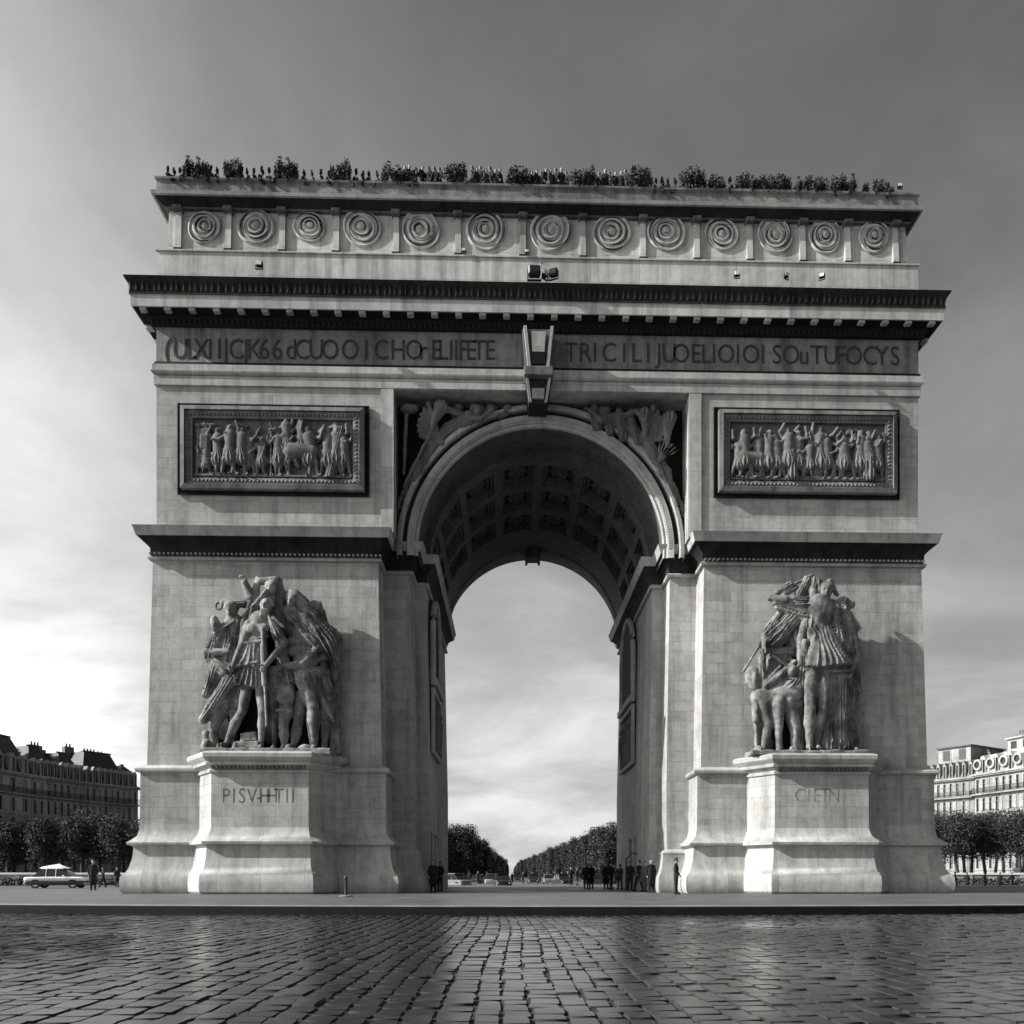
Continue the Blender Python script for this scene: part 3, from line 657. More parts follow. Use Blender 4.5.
# --- blind niche and relief on the passage walls; flat plates painted in recess shade
def niche(side,ya,yb):
    X=side*7.03; inn=-side
    def rect(name,y0,y1,z0,z1,d,mat,par):
        a,b=sorted((X-side*0.01,X+inn*d)); return MB().bbox(a,b,y0,y1,z0,z1,min(.03,d/3)).build(name,mat,par)
    ym=(ya+yb)/2; rw=(yb-ya)/2-.4
    m=MB(); pts=[(ym-rw,14.0),(ym+rw,14.0)]+[(ym+rw*math.cos(PI*k/16),16.9+rw*math.sin(PI*k/16)) for k in range(17)]
    a,b=sorted((X,X+inn*.06)); m.prism(pts,a,b,'x'); nn=m.build('blind_niche',M['shade_black'],ARC)
    t=MB(); path=[(X+inn*.1,ym+rw+.18,13.9)]+[(X+inn*.1,ym+(rw+.18)*math.cos(PI*k/20),16.9+(rw+.18)*math.sin(PI*k/20)) for k in range(21)]+[(X+inn*.1,ym-rw-.18,13.9)]
    t.tube(path,.2,8).build('niche_moulding',M['trim'],nn,smooth=60)
    rect('niche_sill',ya-.1,yb+.1,13.45,13.9,.42,M['trim'],nn)
    p=rect('passage_relief',ya+.35,yb-.35,9.3,13.0,.05,M['shade_black'],ARC)
    for (c,d,e,f) in((ya,yb,9.0,9.3),(ya,yb,13.0,13.3),(ya,ya+.35,9.3,13.0),(yb-.35,yb,9.3,13.0)): rect('frame',c,d,e,f,.25,M['trim'],p)
    S=SDF((min(X,X+inn*.5),ya+.35,9.3),(max(X,X+inn*.5),yb-.35,13.0),.05); r2=random.Random(3)
    for q in range(6):
        y=ya+.8+(yb-ya-1.6)*q/5; c=X+inn*.08; S.cap((c,y,9.4),(c,y+r2.uniform(-.2,.2),11.6),.25,.3,.05,folds=(5,.2,1,q)); S.ell((c+inn*.1,y,12.1+r2.uniform(-.2,.3)),(.22,.22,.27))
    S.build('carved_scene',M['relief'],p)
    d=rect('passage_door',ya+.2,ya+1.7,.0,3.4,.04,M['shade_black'],ARC)
    rect('door_frame',ya-.05,ya+.2,0,3.6,.22,M['trim'],d); rect('door_frame',ya+1.7,ya+1.95,0,3.6,.22,M['trim'],d); rect('door_lintel',ya-.05,ya+1.95,3.6,3.9,.3,M['trim'],d)
niche(-1,5.6,11.2); niche(1,10.6,17.4)

# --- pedestals of the sculpture groups
for s in(-1,1):
    pl=[(-20.05,.6),(-20.05,0.0),(-18.6,-2.0),(-13.2,-2.0),(-11.9,0.0),(-11.9,.6)]
    if s>0: pl=mirror(pl)
    ped=MB().sweep(pl,[(0.02,3.6),(0,6.9)],closed=False).build('pedestal',M['wall'],ARC)
    MB().sweep(pl,[(.62,-.04),(.78,.12),(.82,.55),(.78,.98),(.62,1.22),(.56,1.26),(.46,1.5),(.34,2.1),(.3,2.62),(.36,2.7)],closed=False).build('pedestal_base',M['trim'],ped,smooth=35)
    MB().sweep(pl,[(.34,2.7),(.62,2.78),(.64,2.92),(.46,3.05),(.2,3.3),(.06,3.6),(.0,3.8)],closed=False).build('pedestal_ledge',M['trim'],ped,smooth=35)
    c=MB().sweep(pl,[(-.02,6.75),(.1,6.8),(.12,6.92),(.04,6.98),(.16,7.1),(.34,7.2),(.36,7.34),(.3,7.38),(.5,7.55),(.56,7.62),(.58,7.82),(.5,7.9),(.1,8.0)],closed=False)
    c.lid(pl,.12,8.0); cap=c.build('pedestal_cap',M['trim'],ped,smooth=30)
    d=MB(); x=s*15.9-2.6
    while x<s*15.9+2.6: d.box(x,x+.12,-2.34,-2.1,7.0,7.16); x+=.24
    d.build('dentil_band',M['grime'],cap)
    if s<0: text_mesh([(ch,X_of(px,-2.0),Z_of(803,X_of(px,-2.0),-2.0),.8) for ch,px in zip('PISV-HHTII',(226,234,242,252,259,265,272,279,287,293))],-2.0,.85,'inscription',ped,M['grime'],.012)
    else: text_mesh([(ch,X_of(px,-2.0),Z_of(802,X_of(px,-2.0),-2.0),.8) for ch,px in zip('CIETN',(800,809,817,825,834))],-2.0,.8,'inscription',ped,M['sculpt'],.012)

# ================================================================== SCULPTURE GROUPS
class Grp:
    def __init__(s,x0,sx,z0,zref,name,label):
        s.x0,s.sx,s.z0,s.zref=x0,sx,z0,zref; s.root=empty(name,(0,0,0)); s.label=label
    def p(s,c): return (s.x0+c[0]*s.sx, c[2] if len(c)>2 else -.8, s.z0+(s.zref-c[1])*s.sx*1.045)
class Fig:
    def __init__(s,G,bx,h=.042,y0=-2.05,y1=.16):
        s.G=G; a=G.p((bx[0],bx[3])); b=G.p((bx[2],bx[1])); s.S=SDF((a[0],y0,a[2]),(b[0],y1,b[2]),h); s.k=G.sx
    def c(s,a,b,ra,rb,k=.07,folds=None,flat=1.,hem=False): s.S.cap(s.G.p(a),s.G.p(b),ra*s.k,rb*s.k,k,folds,flat,hem=hem); return s
    def e(s,c,r,k=.05,rot=0,sub=False): s.S.ell(s.G.p(c),tuple(q*s.k for q in r),k,rot,sub); return s
    def b(s,c,r,rot=0,k=.03): s.S.box(s.G.p(c),tuple(q*s.k for q in r),k,rot,.03); return s
    def head(s,c,d=(0,1),helmet=False,hair=True,beard=False,crest=False):
        x,y,z=c; s.e(c,(32,36,42),.04); s.e((x+d[0]*8,y+4,z-.36),(6,10,12),.03); s.e((x+d[0]*6-11,y-4,z-.33),(8,6,5),.02,sub=True); s.e((x+d[0]*6+11,y-4,z-.33),(8,6,5),.02,sub=True); s.e((x+d[0]*6,y+22,z-.31),(10,6,4),.02)
        s.c((x,y+20,z+.05),(x-d[0]*6,y+62,z+.1),20,24)
        if helmet: s.e((x,y-16,z),(40,44,34),.03); s.c((x-34,y-10,z-.15),(x+34,y-10,z-.15),8,8,.02)
        if crest: s.c((x-24,y-48,z+.1),(x+30,y-40,z+.1),18,26,.05,folds=(5,.25,3,0),flat=.5)
        if hair and not helmet:
            for q in range(9): a=PI*q/8; s.e((x+34*math.cos(a),y-8-34*math.sin(a),z+.05),(13,16,13),.04)
        if beard:
            for q in range(5): s.c((x-16+8*q,y+26,z-.28),(x-20+10*q,y+62,z-.22),9,4,.02)
        return s
    def hand(s,a,d,sz=1.):
        """palm at a, pointing along d (crop px), with four bent fingers and a thumb"""
        L=math.hypot(*d) or 1; dx,dy=d[0]/L,d[1]/L; nx,ny=-dy,dx; x,y,z=a
        s.c(a,(x+dx*16*sz,y+dy*16*sz,z),13*sz,13*sz,.03,flat=.6)
        for q,l in zip((-1.5,-.5,.5,1.5),(20,26,24,17)):
            b0=(x+dx*20*sz+nx*7*q*sz,y+dy*20*sz+ny*7*q*sz,z-.02); b1=(b0[0]+dx*l*.6*sz,b0[1]+dy*l*.6*sz,z-.07); b2=(b1[0]+dx*l*.4*sz,b1[1]+dy*l*.4*sz,z+.02)
            s.c(b0,b1,4.2*sz,4*sz,.01); s.c(b1,b2,4*sz,3*sz,.01)
        s.c((x+nx*11*sz,y+ny*11*sz,z-.03),(x+nx*20*sz+dx*16*sz,y+ny*20*sz+dy*16*sz,z-.08),5*sz,4*sz,.01); return s
    def arm(s,a,b,c,r=24,hd=True,sleeve=False):
        s.c(a,b,r,r*.78,.06); s.c(b,c,r*.82,r*.52,.05)
        if sleeve: s.c(a,b,r*1.25,r*1.45,.05,folds=(6,.18,2,0))
        if hd: s.hand(c,(c[0]-b[0],c[1]-b[1]))
        return s
    def leg(s,a,b,c,r=36,foot=(0,1)):
        m=((b[0]*.55+c[0]*.45),(b[1]*.6+c[1]*.4),b[2]+.07)
        s.c(a,b,r,r*.62,.08); s.e(b,(r*.62,r*.6,r*.72),.06); s.c(b,m,r*.6,r*.70,.06); s.c(m,c,r*.68,r*.36,.06); s.c((c[0],c[1]+2,c[2]+.05),(c[0]+foot[0]*24,c[1]+10,c[2]-.34),r*.36,r*.26,.04)
        for q in(-1,0,1): s.e((c[0]+foot[0]*26+q*6,c[1]+13,c[2]-.40),(5,7,5),.02)
        return s
    def done(s,name='figure',seed=1,rough=.008):
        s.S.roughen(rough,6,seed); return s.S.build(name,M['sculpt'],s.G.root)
# ---- left group
sxL=(7.7/137)/5.39
GL=Grp(-19.5+(195-200)*7.7/137,sxL,8.0,986,'sculpture_group','carved group with a sword-bearing warrior in a short pleated skirt, on the left pedestal')
f=Fig(GL,(140,130,560,990))            # central warrior
f.head((388,222,-1.35),(-.6,1),hair=True,beard=True)
f.c((352,300,-1.15),(335,410,-1.15),66,52,.1,flat=.72).c((290,312,-1.15),(420,312,-1.15),30,30,.08).e((322,345,-1.55),(34,18,30),.08).e((375,345,-1.55),(34,18,30),.08)
f.c((335,400,-1.15),(322,520,-1.12),52,60,.08,flat=.8)
f.c((330,410,-1.15),(300,648,-1.2),62,112,.05,folds=(13,.13,.3,0),flat=.62,hem=True).c((325,420,-1.25),(300,545,-1.35),64,92,.04,folds=(9,.10,.2,1),flat=.6,hem=True)
f.c((262,425,-1.55),(372,412,-1.6),10,10,.03).c((205,552,-1.6),(352,524,-1.85),15,9,.03).c((262,652,-1.55),(520,640,-1.3),7,7,.02)
f.arm((292,318,-1.3),(262,430,-1.5),(222,540,-1.7),26); f.arm((424,320,-1.3),(492,415,-1.5),(400,540,-1.85),26)
f.leg((285,610,-1.1),(262,770,-1.4),(168,935,-1.15),38,(-.8,1)); f.leg((352,610,-1.15),(372,775,-1.45),(360,948,-1.3),36,(.1,1))
f.c((410,285,-1.55),(455,375,-1.6),10,30,.03,folds=(5,.3,1,0)).c((430,290,-1.45),(486,335,-1.5),16,10,.04)
f.c((268,300,-1.35),(240,520,-1.25),14,22,.04,folds=(5,.3,1,0)); f.c((250,600,-1.2),(225,780,-1.1),40,26,.06,folds=(8,.25,1,0),flat=.6)
f.c((445,330,-1.45),(500,600,-1.2),22,40,.04,folds=(6,.3,1,0),flat=.7).c((275,420,-1.3),(200,620,-1.15),26,34,.04,folds=(6,.3,1.5,2),flat=.7).c((430,560,-1.3),(400,900,-.9),30,36,.05,folds=(6,.3,.6,0),flat=.7)
f.done('figure',1)
f=Fig(GL,(355,340,440,880)); f.c((385,360,-1.85),(400,850,-1.7),13,6,.02).c((362,400,-1.85),(412,392,-1.85),6,6,.02).e((384,355,-1.86),(12,12,12)).c((386,440,-1.86),(390,640,-1.8),17,14,.02,flat=.5); f.done('sword',2,.002)
f=Fig(GL,(225,40,560,420),y0=-1.9)     # winged-helmet figure leaning over the warrior
f.head((412,128,-1.05),(-.5,1),helmet=True,crest=True,beard=True)
f.c((420,190,-.7),(440,330,-.55),60,66,.1,flat=.7,folds=(8,.14,1,0)).arm((372,210,-.85),(300,165,-1.0),(262,92,-1.1),24,True)
f.c((255,70,-1.05),(290,160,-.95),17,27,.05,flat=.6).c((330,68,-.9),(318,150,-.9),14,24,.05,flat=.6).c((345,82,-1.0),(440,78,-1.0),20,22,.06,folds=(5,.25,2,0)).c((440,75,-.9),(468,150,-.8),16,24,.05,folds=(5,.25,2,0))
f.c((392,150,-1.45),(322,222,-1.45),18,7,.04,folds=(4,.3,3,0)).c((430,130,-1.3),(370,185,-1.45),14,12,.04)
for q in range(7): f.e((300-4*q,200+14*q,-1.25+.02*q),(16,12,13),.03).e((318-3*q,214+13*q,-1.35),(9,8,9),.02)
f.done('figure',3)
f=Fig(GL,(430,110,790,990),y0=-1.85)   # cloaked figure at right
f.head((522,190,-1.0),(-.8,1),hair=False); f.e((530,165,-.9),(48,46,46),.05)
f.c((520,150,-.95),(640,260,-.8),34,44,.08,folds=(6,.22,3,0),flat=.8).c((560,180,-.7),(690,410,-.75),42,92,.07,folds=(11,.34,1.2,0),flat=.6).c((500,240,-1.0),(640,390,-.95),36,62,.05,folds=(8,.34,1.,2),flat=.55).c((640,200,-.5),(725,520,-.55),40,52,.06,folds=(7,.36,1,1),flat=.6)
f.c((490,402,-1.2),(716,410,-1.1),20,13,.04,folds=(4,.2,4,0)).c((560,300,-.7),(600,540,-.7),80,74,.1,flat=.6)
f.c((500,445,-1.0),(650,450,-1.0),34,42,.05,folds=(8,.2,1,0),flat=.7).arm((665,440,-1.1),(590,520,-1.3),(478,545,-1.5),32,True).c((690,480,-1.05),(540,550,-1.1),22,30,.05,folds=(5,.22,2,0))
f.c((560,560,-.9),(690,560,-.9),42,40,.07,folds=(4,.1,0,0)); f.c((640,330,-1.0),(720,400,-1.0),18,26,.03,folds=(5,.3,2,0)).c((540,230,-1.15),(660,330,-1.1),14,22,.03,folds=(4,.3,2,0)).c((520,290,-1.25),(650,420,-1.25),12,20,.03,folds=(4,.3,2,0)).c((600,210,-1.0),(700,330,-.9),13,20,.03,folds=(4,.3,2,0)); f.leg((585,590,-1.0),(636,740,-1.15),(640,948,-1.05),54,(.2,1)); f.leg((640,600,-.8),(700,720,-.8),(690,948,-.7),44,(.3,1)); f.leg((560,690,-.75),(552,820,-.9),(528,945,-1.0),44,(-.3,1))
f.c((690,520,-1.0),(730,690,-1.0),20,26,.05,folds=(5,.22,2,0),flat=.7).c((660,640,-.95),(742,800,-1.05),22,13,.05).hand((738,790,-1.05),(.3,1),.8).c((725,560,-.6),(740,960,-.4),42,30,.07,folds=(6,.25,1,0),flat=.6)
f.done('figure',4)
f=Fig(GL,(415,560,620,990),y0=-1.75)   # squat figure with a round shield
f.e((492,690,-1.3),(52,18,54),.03).e((492,690,-1.48),(20,10,20),.04); f.c((470,600,-.9),(490,760,-.9),60,52,.08,folds=(7,.1,1,0),flat=.7); f.leg((480,760,-.95),(476,850,-1.15),(480,950,-1.1),40,(-.1,1)); f.leg((415,640,-1.0),(405,790,-1.2),(425,948,-1.2),34,(.2,1)); f.c((445,765,-1.35),(520,765,-1.3),10,10,.03)
f.done('figure',5)
f=Fig(GL,(15,160,300,995),y0=-1.8)     # helmeted figure at left with swirling robe
f.head((196,240,-1.15),(-.7,1),helmet=True); f.c((150,195,-1.1),(262,205,-1.05),15,22,.03,folds=(4,.2,3,0)); f.e((122,212,-1.0),(24,14,26),.02).e((122,212,-1.05),(13,30,15),.02,sub=True)
f.c((205,310,-.95),(180,480,-.9),58,66,.1,folds=(9,.14,.6,0),flat=.7).e((112,318,-1.2),(26,44,52),.03,rot=.2).c((112,368,-1.35),(215,305,-1.45),8,6,.02)
f.arm((165,320,-1.1),(110,420,-1.2),(82,462,-1.2),24,False); f.c((62,462,-1.25),(185,462,-1.35),20,17,.03).c((120,345,-1.2),(85,470,-1.1),26,44,.05,folds=(7,.25,1,0),flat=.7)
f.c((95,500,-1.1),(170,560,-1.15),30,44,.05,folds=(6,.25,2,0)).c((110,540,-1.2),(55,680,-1.1),36,22,.05,folds=(6,.28,1,0),flat=.7).c((165,560,-1.0),(90,650,-1.0),46,36,.06,folds=(7,.28,1,1),flat=.7)
f.c((205,600,-1.15),(48,808,-1.2),52,28,.06,folds=(7,.2,.8,0),flat=.8).c((200,660,-1.0),(110,790,-.95),60,40,.06,folds=(8,.25,1,0),flat=.6).e((44,812,-1.25),(24,22,26),.04)
f.leg((120,770,-.85),(100,860,-1.05),(88,950,-.95),36,(-.2,1)); f.leg((215,720,-.9),(205,840,-1.0),(160,950,-1.0),36,(-.5,1)); f.c((180,470,-1.0),(215,640,-1.0),50,58,.06,folds=(9,.22,.6,0),flat=.6)
f.c((230,300,-1.2),(185,440,-1.3),12,18,.03,folds=(4,.3,1,0)); f.c((40,880,-.6),(60,975,-.6),24,34,.05)
f.done('figure',6)
f=Fig(GL,(30,840,770,1010),y0=-2.0); f.b((395,983,-.9),(350,90,16)).b((290,900,-.9),(44,44,24),.1).b((290,945,-1.0),(60,50,18)).e((60,950,-.9),(34,50,40)).e((600,962,-1.2),(40,40,22)).e((225,960,-1.5),(12,12,26)).e((515,968,-1.5),(20,20,24)); f.done('rock_base',7,.02)
f=Fig(GL,(20,60,790,1000),y0=-.75)    # near-black backing: shade between the figures painted in
f.c((390,220,-.1),(390,420,-.1),120,220,.1,flat=.25).c((380,420,-.1),(390,900,-.1),250,300,.1,flat=.22).c((560,300,-.1),(640,900,-.1),90,100,.1,flat=.5); G_=f.S.roughen(.05,3,9); G_.clip_back(.14).build('relief_ground',M['shade_black'],GL.root)
tag(GL.root,GL.label,'sculpture')
# ---- right group
sxR=(6.9/118)/5.386
GR=Grp(11.7+(735-745)*6.9/118,sxR,8.0,990,'sculpture_group','carved group with bare-legged figure in a wide tunic, on the right pedestal')
f=Fig(GR,(290,80,660,1000))            # central figure
f.head((492,150,-1.1),(-.7,1),hair=True); f.c((455,100,-1.0),(440,190,-1.0),22,16,.05,folds=(4,.25,2,0)).c((520,90,-.9),(560,160,-.9),18,10,.04,folds=(4,.25,2,0))
f.c((450,240,-1.1),(455,345,-1.1),84,62,.1,flat=.72).c((385,250,-1.1),(535,250,-1.1),34,34,.08).c((410,330,-1.15),(430,400,-1.2),40,48,.05,folds=(5,.1,0,0))
for q in range(4): f.c((400,345+14*q,-1.45),(540,330+20*q,-1.4),8,7,.03)
f.c((460,360,-1.2),(490,548,-1.25),66,132,.04,folds=(12,.12,.25,0),flat=.6,hem=True).c((430,420,-1.5),(412,552,-1.6),34,52,.03,folds=(4,.08,0,0),flat=.6,hem=True).c((365,562,-1.5),(610,566,-1.5),9,9,.02)
f.leg((408,570,-1.25),(392,760,-1.6),(394,945,-1.45),46,(-.1,1)); f.leg((470,570,-1.2),(462,760,-1.45),(432,945,-1.3),42,(.2,1))
f.c((520,560,-1.1),(500,940,-1.2),34,44,.05,folds=(8,.28,.6,0),flat=.8).c((575,560,-1.0),(560,950,-1.0),50,62,.05,folds=(9,.28,.5,0),flat=.7)
f.arm((390,255,-1.15),(350,400,-1.2),(345,530,-1.4),30,True)
f.c((420,160,-1.3),(400,330,-1.35),20,30,.04,folds=(5,.3,1,0),flat=.7).c((540,240,-1.3),(560,400,-1.2),24,34,.04,folds=(6,.3,1,0),flat=.7).c((370,420,-1.45),(345,640,-1.2),20,34,.04,folds=(6,.3,1,0),flat=.7)
f.done('figure',11)
f=Fig(GR,(150,60,480,480),y0=-1.9)     # horn-blowing figure, upper left
f.head((420,205,-1.15),(-1,1),hair=False,beard=True); f.c((215,212,-1.25),(385,240,-1.15),26,46,.06,flat=.85,folds=(5,.16,2,0)).c((240,190,-1.3),(400,200,-1.3),14,22,.03,folds=(4,.3,2,0)).c((220,240,-1.3),(380,290,-1.25),14,24,.03,folds=(4,.3,2,1)).c((185,192,-1.35),(262,205,-1.4),16,24,.03).e((405,205,-1.5),(22,14,26),.03,sub=True)
f.c((330,270,-1.0),(150,420,-1.1),56,42,.06,folds=(9,.24,1,0),flat=.7).c((310,300,-1.15),(215,395,-1.2),40,52,.05,folds=(7,.25,1,2),flat=.6).c((240,270,-1.1),(140,400,-1.0),20,26,.04,folds=(5,.28,1,0)).c((325,330,-1.1),(328,400,-1.2),10,14,.03)
f.c((360,260,-.7),(350,460,-.6),60,60,.1,flat=.6)
for a,b,ra,rb in(((235,150),(300,118),22,24),((262,168),(330,128),18,20),((350,160),(392,88),24,20),((415,150),(432,92),22,22),((325,112),(450,48),9,8),((290,140),(330,112),13,13),((450,48),(462,60),8,5),((380,130),(402,100),18,18)): f.c((a[0],a[1],-1.1),(b[0],b[1],-1.05),ra,rb,.03,folds=(5,.25,2,a[0]),flat=.7)
f.c((150,420,-1.15),(132,440,-1.3),30,32,.05).arm((170,410,-1.2),(128,438,-1.3),(75,540,-1.2),28,True).e((150,470,-1.35),(28,26,28),.04)
f.done('figure',12)
f=Fig(GR,(530,120,715,1000),y0=-1.7)   # broad-brimmed draped figure at right
f.head((588,235,-.95),(.6,1),hair=False); f.c((545,205,-1.0),(635,212,-.95),18,22,.04,flat=.8).e((592,195,-.9),(34,34,26),.04)
f.c((590,290,-.7),(610,540,-.7),70,78,.09,folds=(9,.2,.6,0),flat=.65).c((560,300,-.8),(650,330,-.75),42,32,.06,folds=(5,.2,1,0))
for q in range(5): f.c((620+6*q,300+62*q,-.95),(676+3*q,420+60*q,-.6),13,9,.03)
f.c((650,420,-.7),(680,650,-.6),30,22,.05,folds=(6,.28,1,0),flat=.7).c((612,560,-1.0),(688,652,-.8),13,15,.03).c((610,600,-.7),(628,950,-.7),64,56,.07,folds=(10,.26,.5,0),flat=.7).c((665,640,-.4),(672,960,-.4),34,28,.06,folds=(6,.26,.5,0),flat=.7)
f.arm((640,330,-.9),(672,470,-1.0),(628,560,-1.25),25,True); f.leg((590,760,-.9),(600,850,-1.0),(640,948,-1.0),34,(.4,1))
f.e((672,935,-.7),(18,22,22)).e((560,965,-1.3),(18,18,16))
f.done('figure',13)
f=Fig(GR,(30,420,400,1000),y0=-1.85)   # horse quarters with rider's gear at left
f.c((165,705,-1.0),(320,660,-1.05),66,62,.1,flat=.8); f.c((135,690,-1.0),(180,830,-1.15),46,30,.08).c((180,830,-1.15),(158,955,-1.1),26,17,.05).c((228,720,-1.2),(232,850,-1.25),46,24,.07).c((232,850,-1.25),(238,958,-1.2),22,17,.05).c((285,720,-1.1),(325,850,-1.15),46,30,.07).c((325,850,-1.15),(325,955,-1.1),28,20,.05)
f.c((110,690,-1.0),(128,950,-.8),14,10,.05,folds=(4,.2,2,0)); f.c((345,700,-.9),(352,950,-.9),36,30,.06,folds=(7,.25,1,0),flat=.7)
f.e((102,600,-1.2),(46,20,70),.03,rot=.15).e((102,600,-1.4),(16,8,26),.03).c((110,715,-1.2),(112,810,-1.2),22,20,.03).e((112,760,-1.38),(12,8,30),.03)
f.c((170,600,-1.0),(305,590,-1.0),44,50,.08,folds=(8,.2,1,0),flat=.8).c((165,640,-1.3),(315,520,-1.3),22,18,.05,folds=(5,.22,2,0)).e((300,560,-1.25),(32,34,40),.05).e((296,562,-1.55),(6,8,8)).c((290,640,-1.2),(345,600,-1.1),40,30,.05,folds=(6,.22,2,0))
f.b((258,455,-1.05),(64,14,20),.02).b((255,500,-1.1),(62,10,9),-.1).c((200,490,-1.4),(285,545,-1.4),10,9,.02).c((285,545,-1.4),(318,515,-1.4),10,9,.02).c((140,470,-1.3),(150,640,-1.2),22,16,.05,folds=(5,.25,1,0)).c((150,630,-1.3),(240,540,-1.3),12,10,.03).c((48,560,-1.1),(125,440,-1.3),7,7,.02).c((55,620,-1.2),(105,665,-1.2),6,6,.02)
f.c((250,520,-.7),(230,640,-.7),80,70,.08,flat=.6,folds=(8,.2,1,0))
f.done('figure',14)
f=Fig(GR,(60,900,720,1010),y0=-2.0); f.b((395,984,-.9),(320,90,14)).c((380,870,-1.9),(382,985,-1.9),5,5,.01).e((390,982,-1.9),(30,10,8)); f.e((135,960,-.9),(28,40,22)).e((300,965,-1.4),(14,14,16)).e((665,955,-.8),(24,40,30)); f.done('rock_base',15,.02)
f=Fig(GR,(60,70,710,1000),y0=-.75)  # near-black backing again: painted shade behind this group
f.c((430,200,-.1),(430,420,-.1),110,190,.1,flat=.25).c((400,420,-.1),(400,900,-.1),230,270,.1,flat=.22); G_=f.S.roughen(.05,3,9); G_.clip_back(.14).build('relief_ground',M['shade_black'],GR.root)
tag(GR.root,GR.label,'sculpture')
# ================================================================== GROUND
def dup(root,loc,rz=0.0,sc=1.0,label=None,group=None,name=None):
    r=root.copy(); COL.objects.link(r); r.location=loc; r.rotation_euler=(0,0,rz); r.scale=(sc,)*3 if not isinstance(sc,tuple) else sc
    if label: r['label']=label
    if group: r['group']=group
    for ch in list(root.children):
        c=ch.copy(); COL.objects.link(c); c.parent=r
        for g in list(ch.children):
            d=g.copy(); COL.objects.link(d); d.parent=c
    return r
def at(px,D):                       # ground point seen in image column px at distance D from the camera
    return X_of(px,CY+D),CY+D
def road_mat(name,v,rough,noise=.35,scale=1.2,bump=.3,rv=.12,spec=.5):
    m,nt,b=newmat(name); L=nt.links.new
    g=N(nt,'ShaderNodeNewGeometry')
    n=N(nt,'ShaderNodeTexNoise',i_Scale=scale,i_Detail=8.0,i_Roughness=.65); L(g.outputs['Position'],n.inputs['Vector'])
    n2=N(nt,'ShaderNodeTexNoise',i_Scale=scale*14,i_Detail=5.0,i_Roughness=.7); L(g.outputs['Position'],n2.inputs['Vector'])
    n3=N(nt,'ShaderNodeTexNoise',i_Scale=.12,i_Detail=4.0); L(g.outputs['Position'],n3.inputs['Vector'])
    c=ramp(nt,n.outputs[0],[(.3,v*(1-noise)),(.7,v*(1+noise))]); c=mul(nt,c,ramp(nt,n2.outputs[0],[(.3,.75),(.7,1.15)]))
    c=mul(nt,c,ramp(nt,g.outputs['Random Per Island'],[(0,.75),(1,1.25)]))
    L(c,b.inputs['Base Color']); b.inputs['Specular IOR Level'].default_value=spec
    r=ramp(nt,n3.outputs[0],[(.35,rough-rv),(.65,rough+rv)]); r2=mul(nt,r,ramp(nt,n.outputs[0],[(.3,.8),(.7,1.2)])); L(r2,b.inputs['Roughness'])
    bp=N(nt,'ShaderNodeBump',i_Strength=bump,i_Distance=.012); L(n2.outputs[0],bp.inputs['Height'])
    L(bp.outputs[0],b.inputs['Normal']); return m
M['cobble']=road_mat('wet_cobble',.026,.21,scale=1.6,bump=.18,spec=.5,rv=.13)
M['asphalt']=road_mat('asphalt',.05,.6,scale=.6,bump=.5)
M['plaza']=road_mat('plaza_paving',.095,.55,scale=.5,bump=.3,noise=.3)
M['kerbm']=plain('black_kerb',.006,.95,noise=.4,scale=2,bump=.4)
M['slab']=road_mat('kerb_top',.2,.5,scale=1.2,bump=.3)
tag(MB().add([(-3500,-60,-.36),(3500,-60,-.36),(3500,4500,-.36),(-3500,4500,-.36),(-3500,-200,-.36),(3500,-200,-.36)],[(0,1,2,3),(4,5,1,0)]).build('ground',M['asphalt'],origin=(0,0,-.36)),kind='structure')
# plaza island: an ellipse, with its kerb
def ell(a,b,cx=2.0,cy=19.0,n=220,dr=0.): return [(cx+(a+dr)*math.sin(2*PI*k/n),cy-(b+dr)*math.cos(2*PI*k/n)) for k in range(n)]
pe=ell(64,41.2)
pz=MB(); pz.add([(x,y,-.004) for x,y in ell(64,41.2,dr=-.42)],[tuple(range(220))]); tag(pz.build('plaza',M['plaza'],origin=(0,0,0)),kind='structure')
kb=MB().sweep(pe,[(.0,-.40),(.02,-.05),(-.01,-.02)]); tag(kb.build('kerb',M['kerbm'],origin=(0,0,-.3)),kind='structure')
kt=MB().sweep(pe,[(-.01,-.02),(-.04,.004),(-.44,.004)]); tag(kt.build('kerb_top',M['slab'],origin=(0,0,0)),kind='structure')
